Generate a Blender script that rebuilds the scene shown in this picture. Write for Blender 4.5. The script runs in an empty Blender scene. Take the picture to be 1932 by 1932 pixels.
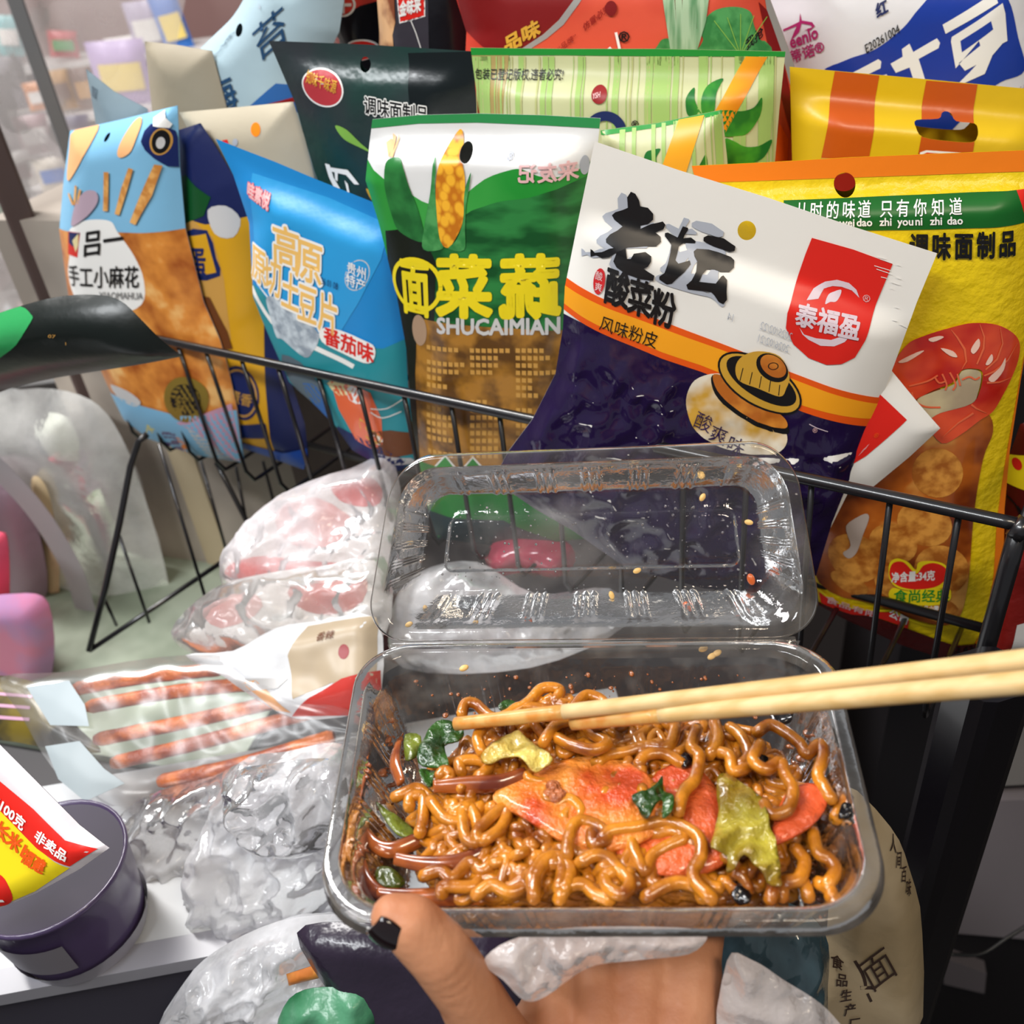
import bpy, bmesh, math, random
import numpy as np
from mathutils import Vector, Matrix, noise
from mathutils.geometry import delaunay_2d_cdt

# ---------------------------------------------------------------- camera
SC = bpy.context.scene
COL = SC.collection
FPX, CPX = 1800.0, 966.0
_down = Vector((296, -2519, -1800)).normalized()
_up = -_down
_f = Vector((0, 0, -1))
_Y = (_f - _f.dot(_up) * _up).normalized()
_X = _Y.cross(_up)
R = Matrix((_X, _Y, _up))
CAM = Vector((0, 0, 1.4))
cam_data = bpy.data.cameras.new('camera')
cam = bpy.data.objects.new('camera', cam_data)
COL.objects.link(cam)
cam.matrix_world = Matrix.Translation(CAM) @ R.to_4x4()
cam_data.sensor_width = 36
cam_data.lens = 36 * FPX / 1932
cam_data.clip_start = 0.02
cam_data.dof.use_dof = True
cam_data.dof.focus_distance = 0.42
cam_data.dof.aperture_fstop = 11.5
SC.camera = cam
# ---------------------------------------------------------------- light
SC.view_settings.view_transform = 'Standard'
SC.view_settings.look = 'None'
SC.view_settings.gamma = 1
SC.view_settings.use_curve_mapping = False
SC.view_settings.exposure = -0.26
wd = bpy.data.worlds.new('stall_ambient')
SC.world = wd
wd.use_nodes = True
wd.node_tree.nodes['Background'].inputs[0].default_value = (0.80, 0.83, 0.88, 1)
wd.node_tree.nodes['Background'].inputs[1].default_value = 0.30

def area(name, loc, target, sx, sy, power, col):
    l = bpy.data.lights.new(name, 'AREA')
    l.shape = 'RECTANGLE'; l.size = sx; l.size_y = sy
    l.energy = power; l.color = col
    o = bpy.data.objects.new(name, l); COL.objects.link(o)
    o.location = loc
    d = Vector(target) - Vector(loc)
    o.rotation_euler = d.to_track_quat('-Z', 'Y').to_euler()
    return o
area('led_panel_light', (-0.75, -0.05, 2.25), (-0.12, 0.55, 1.1), 1.0, 0.12, 24, (0.95, 0.98, 1.0))
area('warm_lamp_light', (0.30, -0.25, 1.95), (0.12, 0.40, 1.1), 0.35, 0.12, 5.5, (1.0, 0.84, 0.64))
area('added_back_light', (-1.0, 1.3, 2.6), (-0.75, 1.7, 1.0), 1.4, 0.3, 70, (1.0, 0.98, 0.96))  # added lamp that brightens the packets and wall at the back

# ---------------------------------------------------------------- helpers
def ray(px, py):
    return R @ Vector(((px - CPX) / FPX, (CPX - py) / FPX, -1))
def dep(px, py, d):
    return CAM + ray(px, py) * d
def ht(px, py, z):
    r = ray(px, py); return CAM + r * ((z - CAM.z) / r.z)
def onplane(px, py, p, n):
    r = ray(px, py); return CAM + r * ((p - CAM).dot(n) / r.dot(n))
def lin(c):
    if isinstance(c, str):
        c = c.lstrip('#'); c = [int(c[i:i + 2], 16) / 255 for i in (0, 2, 4)]
    return tuple((v / 12.92 if v <= .04045 else ((v + .055) / 1.055) ** 2.4) for v in c) + (1,)

MATS = {}
def mat(name, col='#888888', rough=.35, spec=.5, metal=0, coat=0, bump=0, bscale=60, col2=None, cscale=40,
        cdetail=3, sss=0, pos=(.4, .6), col3=None, kind='noise', trans=0, stretch=None):
    if name in MATS: return MATS[name]
    m = bpy.data.materials.new(name); m.use_nodes = True
    nt = m.node_tree; b = nt.nodes['Principled BSDF']
    b.inputs['Base Color'].default_value = lin(col)
    b.inputs['Roughness'].default_value = rough
    b.inputs['Specular IOR Level'].default_value = spec
    b.inputs['Metallic'].default_value = metal
    b.inputs['Coat Weight'].default_value = coat
    b.inputs['Coat Roughness'].default_value = .08
    if trans: b.inputs['Transmission Weight'].default_value = trans
    if sss:
        b.inputs['Subsurface Weight'].default_value = sss
        b.inputs['Subsurface Radius'].default_value = (.006, .003, .0015)
        b.inputs['Subsurface Scale'].default_value = .5
    tc = nt.nodes.new('ShaderNodeNewGeometry')
    src = tc.outputs['Position']
    if stretch:
        mp = nt.nodes.new('ShaderNodeVectorMath'); mp.operation = 'MULTIPLY'
        mp.inputs[1].default_value = stretch
        nt.links.new(src, mp.inputs[0]); src = mp.outputs[0]
    if col2:
        if kind == 'voronoi':
            n = nt.nodes.new('ShaderNodeTexVoronoi'); n.inputs['Scale'].default_value = cscale
            fac = n.outputs['Distance']
        else:
            n = nt.nodes.new('ShaderNodeTexNoise'); n.inputs['Scale'].default_value = cscale
            n.inputs['Detail'].default_value = cdetail
            fac = n.outputs['Fac']
        nt.links.new(src, n.inputs['Vector'])
        r = nt.nodes.new('ShaderNodeValToRGB')
        r.color_ramp.elements[0].position = pos[0]; r.color_ramp.elements[0].color = lin(col)
        r.color_ramp.elements[1].position = pos[1]; r.color_ramp.elements[1].color = lin(col2)
        if col3:
            e = r.color_ramp.elements.new(min(1, pos[1] + .12)); e.color = lin(col3)
        nt.links.new(fac, r.inputs[0]); nt.links.new(r.outputs[0], b.inputs['Base Color'])
    if bump:
        n = nt.nodes.new('ShaderNodeTexNoise'); n.inputs['Scale'].default_value = bscale
        n.inputs['Detail'].default_value = 4
        nt.links.new(src, n.inputs['Vector'])
        bp = nt.nodes.new('ShaderNodeBump'); bp.inputs['Strength'].default_value = bump
        bp.inputs['Distance'].default_value = .004
        nt.links.new(n.outputs['Fac'], bp.inputs['Height'])
        nt.links.new(bp.outputs[0], b.inputs['Normal'])
    MATS[name] = m
    return m

def clear(name, tint='#ffffff', haze=.06, hazecol='#ffffff', gl=1.0, rough=.06, hscale=30, hpos=(.45, .7), hmax=.3, bump=.0, bscale=40, ior=1.45):
    """thin clear plastic film: see-through, Fresnel reflection, patches of haze"""
    if name in MATS: return MATS[name]
    m = bpy.data.materials.new(name); m.use_nodes = True
    nt = m.node_tree; nt.nodes.remove(nt.nodes['Principled BSDF'])
    out = nt.nodes['Material Output']
    t = nt.nodes.new('ShaderNodeBsdfTransparent'); t.inputs[0].default_value = lin(tint)
    g = nt.nodes.new('ShaderNodeBsdfGlossy'); g.inputs['Roughness'].default_value = rough
    fr = nt.nodes.new('ShaderNodeFresnel'); fr.inputs[0].default_value = ior
    mul = nt.nodes.new('ShaderNodeMath'); mul.operation = 'MULTIPLY'; mul.inputs[1].default_value = gl
    mul.use_clamp = True
    nt.links.new(fr.outputs[0], mul.inputs[0])
    mx = nt.nodes.new('ShaderNodeMixShader')
    nt.links.new(mul.outputs[0], mx.inputs[0]); nt.links.new(t.outputs[0], mx.inputs[1]); nt.links.new(g.outputs[0], mx.inputs[2])
    d = nt.nodes.new('ShaderNodeBsdfDiffuse'); d.inputs[0].default_value = lin(hazecol)
    tl = nt.nodes.new('ShaderNodeBsdfTranslucent'); tl.inputs[0].default_value = lin(hazecol)
    dd = nt.nodes.new('ShaderNodeMixShader'); dd.inputs[0].default_value = .45
    nt.links.new(d.outputs[0], dd.inputs[1]); nt.links.new(tl.outputs[0], dd.inputs[2])
    geo = nt.nodes.new('ShaderNodeNewGeometry')
    n = nt.nodes.new('ShaderNodeTexNoise'); n.inputs['Scale'].default_value = hscale; n.inputs['Detail'].default_value = 6
    nt.links.new(geo.outputs['Position'], n.inputs['Vector'])
    mr = nt.nodes.new('ShaderNodeMapRange')
    mr.inputs[1].default_value = hpos[0]; mr.inputs[2].default_value = hpos[1]
    mr.inputs[3].default_value = haze; mr.inputs[4].default_value = hmax
    nt.links.new(n.outputs['Fac'], mr.inputs[0])
    mx2 = nt.nodes.new('ShaderNodeMixShader')
    nt.links.new(mr.outputs[0], mx2.inputs[0]); nt.links.new(mx.outputs[0], mx2.inputs[1]); nt.links.new(dd.outputs[0], mx2.inputs[2])
    nt.links.new(mx2.outputs[0], out.inputs[0])
    if bump:
        n2 = nt.nodes.new('ShaderNodeTexNoise'); n2.inputs['Scale'].default_value = bscale; n2.inputs['Detail'].default_value = 5
        nt.links.new(geo.outputs['Position'], n2.inputs['Vector'])
        bp = nt.nodes.new('ShaderNodeBump'); bp.inputs['Strength'].default_value = bump; bp.inputs['Distance'].default_value = .006
        nt.links.new(n2.outputs['Fac'], bp.inputs['Height'])
        for q in (g, fr, d): nt.links.new(bp.outputs[0], q.inputs['Normal'])
    MATS[name] = m
    return m

def tag(o, label=None, cat=None, group=None, kind=None):
    if label: o['label'] = label
    if cat: o['category'] = cat
    if group: o['group'] = group
    if kind: o['kind'] = kind
    return o
def empty(name, loc, label, cat, group=None):
    o = bpy.data.objects.new(name, None); COL.objects.link(o)
    o.location = loc; o.empty_display_size = .02
    return tag(o, label, cat, group)
def meshobj(name, verts, faces, mats, parent=None, midx=None, smooth=True):
    me = bpy.data.meshes.new(name)
    if parent is not None:
        off = Vector((0, 0, 0)); q = parent
        while q is not None: off += q.location; q = q.parent
    else:
        vv = [Vector(v) for v in verts]
        off = Vector((sum(v.x for v in vv) / len(vv), sum(v.y for v in vv) / len(vv), min(v.z for v in vv)))
    me.from_pydata([Vector(v) - off for v in verts], [], faces)
    for m in (mats if isinstance(mats, (list, tuple)) else [mats]): me.materials.append(m)
    if midx: me.polygons.foreach_set('material_index', midx)
    if smooth: me.polygons.foreach_set('use_smooth', [True] * len(me.polygons))
    o = bpy.data.objects.new(name, me); COL.objects.link(o)
    if parent is not None: o.parent = parent
    else: o.location = off
    return o
class MB:
    def __init__(s): s.v = []; s.f = []; s.m = []
    def add(s, v, f, m=0):
        b = len(s.v); s.v += [Vector(x) for x in v]; s.f += [[i + b for i in q] for q in f]; s.m += [m] * len(f)
    def tube(s, pts, r, n=8, m=0, cap=True, flat=None):
        pts = [Vector(p) for p in pts]; k = len(pts)
        rs = r if isinstance(r, (list, tuple)) else [r] * k
        v = []; up = None
        for i, p in enumerate(pts):
            t = (pts[min(i + 1, k - 1)] - pts[max(i - 1, 0)])
            if t.length < 1e-9: t = Vector((0, 0, 1))
            t.normalize()
            if up is None:
                up = t.orthogonal().normalized()
            up = (up - up.dot(t) * t)
            if up.length < 1e-6: up = t.orthogonal()
            up.normalize(); w = t.cross(up)
            for j in range(n):
                a = 2 * math.pi * j / n
                v.append(p + (up * math.cos(a) + w * math.sin(a) * (flat or 1)) * rs[i])
        f = []
        for i in range(k - 1):
            for j in range(n):
                a, b = i * n + j, i * n + (j + 1) % n
                f.append([a, b, b + n, a + n])
        if cap:
            f.append(list(range(n))[::-1]); f.append([(k - 1) * n + j for j in range(n)])
        s.add(v, f, m)
    def box(s, c, ax, ay, az, m=0):
        c = Vector(c); v = []
        for i in (-1, 1):
            for j in (-1, 1):
                for k in (-1, 1): v.append(c + ax * i + ay * j + az * k)
        s.add(v, [[0, 1, 3, 2], [4, 6, 7, 5], [0, 4, 5, 1], [2, 3, 7, 6], [0, 2, 6, 4], [1, 5, 7, 3]], m)
    def ell(s, c, rx, ry, rz, n=14, m=0, rot=None):
        v = []; f = []
        for i in range(n + 1):
            th = math.pi * i / n
            for j in range(2 * n):
                ph = math.pi * j / n
                p = Vector((rx * math.sin(th) * math.cos(ph), ry * math.sin(th) * math.sin(ph), rz * math.cos(th)))
                if rot: p = rot @ p
                v.append(Vector(c) + p)
        w = 2 * n
        for i in range(n):
            for j in range(w):
                f.append([i * w + j, (i + 1) * w + j, (i + 1) * w + (j + 1) % w, i * w + (j + 1) % w])
        s.add(v, f, m)
    def build(s, name, mats, parent=None, smooth=True):
        return meshobj(name, s.v, s.f, mats, parent, s.m, smooth)

# ------------------------------------------------- flat shapes on curved bags
def inside(P, poly):
    x, y = P[:, 0], P[:, 1]; r = np.zeros(len(P), bool)
    q = np.asarray(poly, float); n = len(q); j = n - 1
    for i in range(n):
        xi, yi = q[i]; xj, yj = q[j]
        if yi != yj:
            c = ((yi > y) != (yj > y)) & (x < (xj - xi) * (y - yi) / (yj - yi) + xi)
            r ^= c
        j = i
    return r
def edist(P, poly):
    q = np.asarray(poly, float); d = np.full(len(P), 1e9)
    for i in range(len(q)):
        a = q[i]; b = q[(i + 1) % len(q)]; ab = b - a; L = max(ab @ ab, 1e-9)
        t = np.clip(((P - a) @ ab) / L, 0, 1)
        d = np.minimum(d, np.hypot(*(P - a - t[:, None] * ab).T))
    return d
def resamp(poly, L):
    out = []
    for i in range(len(poly)):
        a = Vector(poly[i][:2]); b = Vector(poly[(i + 1) % len(poly)][:2])
        k = max(1, math.ceil((b - a).length / L))
        out += [tuple(a + (b - a) * (j / k)) for j in range(k)]
    return out
def spline(pts, n=6, closed=True):
    k = len(pts); out = []
    rng = range(k if closed else k - 1)
    for i in rng:
        g = (lambda j: Vector(pts[j % k])) if closed else (lambda j: Vector(pts[max(0, min(k - 1, j))]))
        p0, p1, p2, p3 = g(i - 1), g(i), g(i + 1), g(i + 2)
        for s in range(n):
            t = s / n
            out.append(tuple(.5 * ((2 * p1) + (p2 - p0) * t + (2 * p0 - 5 * p1 + 4 * p2 - p3) * t * t + (3 * p1 - p0 - 3 * p2 + p3) * t ** 3)))
    if not closed: out.append(tuple(pts[-1]))
    return out
def circ(x, y, r, ry=None, n=28, rot=0, a0=0, a1=360):
    ry = ry or r; c, s = math.cos(math.radians(rot)), math.sin(math.radians(rot)); o = []
    full = abs(a1 - a0) >= 360
    for i in range(n if full else n + 1):
        a = math.radians(a0 + (a1 - a0) * i / n)
        u, v = r * math.cos(a), ry * math.sin(a)
        o.append((x + u * c - v * s, y + u * s + v * c))
    return o
def ring(x, y, r0, r1, a0=0, a1=360, n=28, rot=0, k=1.0):
    a = circ(x, y, r1, r1 * k, n, rot, a0, a1 if abs(a1 - a0) < 360 else a1 - .5)
    b = circ(x, y, r0, r0 * k, n, rot, a0, a1 if abs(a1 - a0) < 360 else a1 - .5)
    return a + b[::-1]
def stroke(pts, w):
    """a line of width w (or list of widths) as a polygon"""
    pts = [Vector(p) for p in pts]; L = []; Rr = []
    for i, p in enumerate(pts):
        t = (pts[min(i + 1, len(pts) - 1)] - pts[max(0, i - 1)]).normalized()
        q = Vector((-t.y, t.x)) * ((w[i] if isinstance(w, (list, tuple)) else w) / 2)
        L.append(tuple(p + q)); Rr.append(tuple(p - q))
    return L + Rr[::-1]
def tri2d(outline, holes=(), L=14, clip=None):
    o = resamp(outline, L); pts = list(o); edges = [(i, (i + 1) % len(o)) for i in range(len(o))]
    cl = [resamp(h, L) for h in holes]
    if clip is not None: cl.append(resamp(clip, L))
    for h in cl:
        b = len(pts); pts += h; edges += [(b + i, b + (i + 1) % len(h)) for i in range(len(h))]
    A = np.array(o); x0, y0 = A.min(0); x1, y1 = A.max(0)
    gx = np.arange(x0 + L * .5, x1, L); gy = np.arange(y0 + L * .5, y1, L * .87)
    G = np.array([(x + (L / 2 if j % 2 else 0), y) for j, y in enumerate(gy) for x in gx]).reshape(-1, 2)
    if len(G):
        ok = inside(G, o) & (edist(G, o) > L * .45)
        for h in cl: ok &= edist(G, h) > L * .4
        pts += [tuple(p) for p in G[ok]]
    r = delaunay_2d_cdt([Vector(p) for p in pts], edges, [], 0, 1e-5)
    V = np.array([tuple(v) for v in r[0]]); T = [list(t) for t in r[2]]
    Cn = np.array([V[t].mean(0) for t in T])
    ok = inside(Cn, o)
    for h in holes: ok &= ~inside(Cn, h)
    if clip is not None: ok &= inside(Cn, clip)
    T = [t for t, k in zip(T, ok) if k]
    return V, T
TXC = {}
def textmesh(s, w, lim=.3):
    """glyph triangles in em units; w thickens every stroke by running a band along its outline"""
    lim = max(.08, round(lim, 2))
    if (s, w, lim) in TXC: return TXC[(s, w, lim)]
    c = bpy.data.curves.new('t', 'FONT'); c.body = s; c.resolution_u = 2; c.offset = min(0, w)
    o = bpy.data.objects.new('t', c); COL.objects.link(o)
    dg = bpy.context.evaluated_depsgraph_get(); dg.update()
    me = bpy.data.meshes.new_from_object(o.evaluated_get(dg))
    bm = bmesh.new(); bm.from_mesh(me)
    bmesh.ops.remove_doubles(bm, verts=bm.verts[:], dist=1e-5)
    if w > 0:
        be = [(e.verts[0].co.copy(), e.verts[1].co.copy()) for e in bm.edges if len(e.link_faces) == 1]
        pv = {}
        for a, b in be:
            t = b - a
            if t.length < 1e-6: continue
            t.normalize(); q = Vector((-t.y, t.x, 0)) * w
            bm.faces.new([bm.verts.new(p) for p in (a + q, a - q, b - q, b + q)])
            for p in (a, b): pv[(round(p.x, 3), round(p.y, 3))] = p
        for p in pv.values():
            bm.faces.new([bm.verts.new(p + Vector((math.cos(k * math.pi / 3) * w, math.sin(k * math.pi / 3) * w, 0))) for k in range(6)])
    bmesh.ops.triangulate(bm, faces=bm.faces[:])
    for _ in range(5):
        e = [q for q in bm.edges if q.calc_length() > lim]
        if not e: break
        bmesh.ops.subdivide_edges(bm, edges=e, cuts=1)
        bmesh.ops.triangulate(bm, faces=[f for f in bm.faces if len(f.verts) > 3])
    bm.verts.index_update()
    V = np.array([v.co[:2] for v in bm.verts]).reshape(-1, 2)
    T = []
    for f in bm.faces:
        i = [v.index for v in f.verts]; A = V[i]
        if (A[1, 0] - A[0, 0]) * (A[2, 1] - A[0, 1]) - (A[1, 1] - A[0, 1]) * (A[2, 0] - A[0, 0]) < 0: i = i[::-1]
        T.append(i)
    bm.free(); bpy.data.objects.remove(o); bpy.data.curves.remove(c); bpy.data.meshes.remove(me)
    TXC[(s, w, lim)] = (V, T)
    return V, T

class Bag:
    def __init__(s, name, label, cat, outline, anchor, yaw, base, thick=.010, lean=0, group=None, holes=(), rad=110,
                 wr=.0009, wf=.008, bend=None, L=9, topflat=None, seed=0, ridge=0, backmat=None, crum=0, cmask=None):
        s.out = outline; s.holes = list(holes); s.name = name; s.label = label; s.cat = cat; s.group = group
        y = math.radians(yaw); le = math.radians(lean)
        s.n = Vector((-math.sin(y) * math.cos(le), -math.cos(y) * math.cos(le), math.sin(le)))
        s.p = dep(*anchor); s.T = thick; s.rad = rad; s.wr = wr; s.wf = wf; s.bend = bend; s.seed = seed; s.ridge = ridge; s.crum = crum; s.cmask = cmask
        s.topflat = topflat; s.parts = {}; s.boxes = {}; s.n_z = 0
        V, T = tri2d(outline, holes, L)
        w = s.surf(V, 0)
        s.put('pouch', w, T, base)
        wb = s.surf(V, 0, back=True)
        s.put('pouch', wb, [t[::-1] for t in T], backmat or base)
    def surf(s, V, lift, back=False):
        V = np.asarray(V, float)
        d = edist(V, s.out); d[~inside(V, s.out)] = 0
        k = np.clip(d / s.rad, 0, 1); k = 1 - (1 - k) ** 2
        if s.topflat:   # (line point, line point, width px): pressed seal zone stays flat
            for (a, b, w) in s.topflat:
                a = np.array(a, float); b = np.array(b, float); t = (b - a) / np.hypot(*(b - a)); nn = np.array((-t[1], t[0]))
                q = np.abs((V - a) @ nn); q = np.clip((q - w) / 60, 0, 1); k = k * q * q * (3 - 2 * q)
        out = []
        for (x, y), kk in zip(V, k):
            h = s.T * kk
            if s.wr:
                a = noise.noise(Vector((x * s.wf, y * s.wf, s.seed))); h += s.wr * a * min(1, kk * 2.5)
                if s.ridge:
                    b = noise.noise(Vector((x * s.wf * 1.9 + y * s.wf * .7, y * s.wf * .6 + 7, s.seed + 3)))
                    h += s.ridge * b * kk
            if s.crum:
                h += s.crum * (s.cmask(x, y) if s.cmask else 1) * min(1, kk * 2) * sum((.5 - abs(noise.noise(Vector((x * f_ + y * f_ * .4, y * f_ * .9 - x * f_ * .3, s.seed + f_ * 90)))) * 1.6) * g_ for f_, g_ in ((.011, 1), (.024, .5), (.05, .14)))
            if back: h = -h
            if s.bend: h += s.bend(x, y)
            e = (-.0002 if back else 0.0)
            out.append(onplane(x, y, s.p, s.n) + s.n * (h + lift + e))
        return out
    def put(s, part, V, T, m, box=None):
        key = part
        if part in ('lettering', 'picture', 'logo') and box is not None:   # shapes that touch make one part
            hit = [k for k, bs in s.boxes.items() if k[0] == part and any(box[0] < q[2] + 4 and box[2] > q[0] - 4 and box[1] < q[3] + 4 and box[3] > q[1] - 4 for q in bs)]
            if hit: key = hit[0]
            else: key = (part, len(s.boxes))
            s.boxes.setdefault(key, []).append(box)
        if key not in s.parts: s.parts[key] = [MB(), []]
        mb, ms = s.parts[key]
        if m not in ms: ms.append(m)
        mb.add(V, T, ms.index(m))
    def zone(s, poly, m, part='pouch', lvl=None, L=9):
        if lvl is None: s.n_z += 1; lvl = min(s.n_z, 12)
        x0 = min(p[0] for p in poly); x1 = max(p[0] for p in poly); y0 = min(p[1] for p in poly); y1 = max(p[1] for p in poly)
        hs = [h for h in s.holes if max(p[0] for p in h) > x0 and min(p[0] for p in h) < x1 and max(p[1] for p in h) > y0 and min(p[1] for p in h) < y1]
        clip = None
        if not inside(np.array(poly, float), s.out).all() or edist(np.array(poly, float), s.out).min() < 1: clip = s.out
        V, T = tri2d(poly, hs, L, clip)
        if not T: return
        s.put(part, s.surf(V, .00016 + .00008 * lvl), T, m, (x0, y0, x1, y1))
    def text(s, t, x, y, u, v, m, w=.02, part='lettering', lvl=10, out=None, ow=.09, gap=None):
        if out: s.text(t, x, y, u, v, out, ow, part, lvl - 1, None, 0, gap)
        if gap:   # one glyph every gap em
            for i, ch in enumerate(t):
                if ch != ' ': s.text(ch, x + u[0] * gap * i, y + u[1] * gap * i, u, v, m, w, part, lvl)
            return
        V, T = textmesh(t, w, 8.5 / max(math.hypot(*u), math.hypot(*v)))
        if not len(V): return
        P = np.stack([x + V[:, 0] * u[0] + V[:, 1] * v[0], y + V[:, 0] * u[1] + V[:, 1] * v[1]], 1)
        ok = inside(P, s.out)
        T = [q for q in T if ok[q].all()]
        if T: s.put(part, s.surf(P, .00016 + .00008 * lvl), T, m, (P[:, 0].min(), P[:, 1].min(), P[:, 0].max(), P[:, 1].max()))
    def finish(s):
        allv = s.parts['pouch'][0].v
        lo = min(allv, key=lambda q: q.z)
        c = sum(allv, Vector()) / len(allv)
        root = empty(s.name, (c.x, c.y, lo.z), s.label, s.cat, s.group)
        for k, (mb, ms) in s.parts.items():
            mb.build(k if isinstance(k, str) else k[0], ms, root)
        s.root = root
        return root
# ================================================================= basket bags
def rd(x): return 1 / (1.389 + (x - 300) * .000638)
def rly(x): return 640 + (x - 300) * 345 / 1600
def anc(x, off): return (x, rly(x), rd(x) + off)
def cr(ox, oy, sc, t):
    return [(ox + float(a.split(',')[0]) / sc, oy + float(a.split(',')[1]) / sc) for a in t.split()]
def film(n, c, rough=.34, bump=.12, bs=45, **k): return mat(n, c, rough, .5, bump=bump, bscale=bs, **k)
INK = dict(rough=.38, spec=.4)
black = mat('ink_black', '#121113', **INK); white = mat('ink_white', '#f0eeea', **INK)
red = mat('ink_red', '#d8241a', **INK); dred = mat('ink_dark_red', '#8e1416', **INK); grey = mat('ink_grey', '#a9aeb9', **INK)
yel = mat('ink_yellow', '#ead21a', **INK); ora = mat('ink_orange', '#f08417', **INK); dora = mat('ink_deep_orange', '#e4560f', **INK)
grn = mat('ink_green', '#17862d', **INK); dgrn = mat('ink_dark_green', '#0c4a20', **INK); pink = mat('ink_pink', '#e0b3b4', **INK)
navy = mat('ink_navy', '#16255c', **INK); purple = mat('ink_purple', '#2d1b4e', **INK); mag = mat('ink_magenta', '#b02a6c', **INK)
gold = mat('ink_gold', '#d9a53a', **INK); tan = mat('ink_tan', '#c8964a', **INK); cream = mat('ink_cream', '#e8d7a0', **INK)
lblue = mat('ink_light_blue', '#8fc6e4', **INK); brown = mat('ink_brown', '#6a3a1a', **INK); lgrey = mat('ink_pale_grey', '#c9c7c6', **INK)
peach = mat('ink_peach', '#f0b27a', **INK); teal = mat('ink_teal', '#2b8d98', **INK); lgreen = mat('ink_light_green', '#7fb04a', **INK)
SNK = 'snack bag'
GR = 'snack bags standing in the wire basket'

# ---- far back of the basket -------------------------------------------------
wf_ = film('film_white_crisps', '#e3e3e8', .28, bump=.25, bs=25)
royal = film('film_royal_blue', '#1b3ba0', .22, bump=.2, bs=25)
b = Bag('snack_bag', 'big white crisp bag with a royal blue swoosh, at the top right corner', SNK,
        [(1440, -120), (1990, -120), (1990, 330), (1480, 330)], (1700, rly(1700), .735), 12, wf_, thick=.022, rad=160, wr=.0016, group=GR, seed=4)
b.zone(spline([(1543, 135), (1585, 100), (1640, 78), (1690, 40), (1720, 5), (1760, -30), (1840, -50), (1885, -10), (1905, 60), (1919, 122), (1870, 140), (1830, 170), (1740, 260), (1600, 230)], 5), royal)
for q in ("660,480 905,345 925,360 920,405 830,450 830,475 960,445 970,465 940,500 740,500", "985,375 1065,330 1060,280 1110,245 1135,300 1290,210 1310,240 1300,275 1170,345 1200,440 1235,560 1160,560 1110,400 1020,435",
          "1325,120 1590,-40 1680,-60 1690,-20 1345,180", "1740,50 1755,230 1720,245 1650,320 1600,440 1400,530 1500,430 1545,380 1470,420 1430,370 1570,255 1560,225 1410,405 1380,230 1385,200 1660,20 1720,-20",):
    b.zone(cr(1392, 0, 3.578, q), white, 'lettering')
b.zone(cr(1392, 0, 3.578, "1440,225 1640,95 1655,150 1450,300"), royal, 'lettering')
b.zone(cr(1392, 0, 3.578, "300,185 400,120 405,60 415,110 480,115 498,140 470,170 430,175 480,150 470,135 415,130 400,190 345,260 365,200 385,150 300,200"), mag, 'logo')
b.text('eenlo', 1489, 86, (27, -13), (8, 29), mag, .03, 'logo') if 0 else b.text('eenlo', 1489, 86, (22, -12), (-6, -32), mag, .03, 'logo')
b.text('蒂诺®', 1489, 113, (22, -11), (-6, -24), mag, .02, 'logo')
b.text('E20261004', 1622, 86, (14, -8.6), (-5, -22), black, .01)
b.text('红', 1642, 20, (22, -12), (-4, -26), navy, .04)
b.text('cial', 1905, 168, (14, -4), (-4, -24), dred, 0)
b.finish()

stripe_y = film('film_yellow_stripe', '#dcb61a'); stripe_o = film('film_orange_stripe', '#c25414')
b = Bag('snack_bag', 'yellow bag with broad orange stripes and a hanger slot, upper right', SNK,
        [(1490, 126), (1700, 145), (1985, 172), (1985, 520), (1500, 520)], (1720, rly(1720), .645), 12, stripe_y, thick=.012, group=GR, seed=5,
        topflat=[((1490, 126), (1985, 172), 40)],
        holes=[spline(cr(1392, 0, 3.578, "1180,830 1190,790 1340,785 1370,755 1400,745 1435,760 1460,800 1580,815 1595,850 1580,890 1540,917 1390,910 1220,885"), 3)])
for q in ("655,480 955,510 850,1090 540,1090", "1272,543 1617,570 1530,1090 1170,1090"): b.zone(cr(1392, 0, 3.578, q), stripe_o)
b.zone(cr(1392, 0, 3.578, "1935,860 2000,860 2000,1090 1890,1090"), stripe_o)
b.zone(cr(1392, 0, 3.578, "1185,1090 1200,985 1240,970 1470,985 1500,1020 1505,1090"), white, 'logo')
b.zone(cr(1392, 0, 3.578, "1195,1090 1210,1000 1245,985 1460,1000 1488,1030 1490,1090 1475,1090 1475,1040 1455,1015 1250,1003 1222,1015 1212,1090"), red, 'logo')
b.zone(circ(1600, 352, 46, 40), dred, 'picture'); b.zone(circ(1747, 290, 11, 5), dgrn, 'logo'); b.text('®', 1815, 290, (18, 0), (0, -18), black, .02, 'logo', out=white, ow=.1)
b.zone(cr(1392, 0, 3.578, "550,1032 950,1025 950,1100 550,1100"), tan, 'picture'); b.zone(circ(1610, 296, 16, 8), brown, 'picture'); b.zone(circ(1670, 296, 9, 4), red, 'picture')
b.finish()

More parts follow.
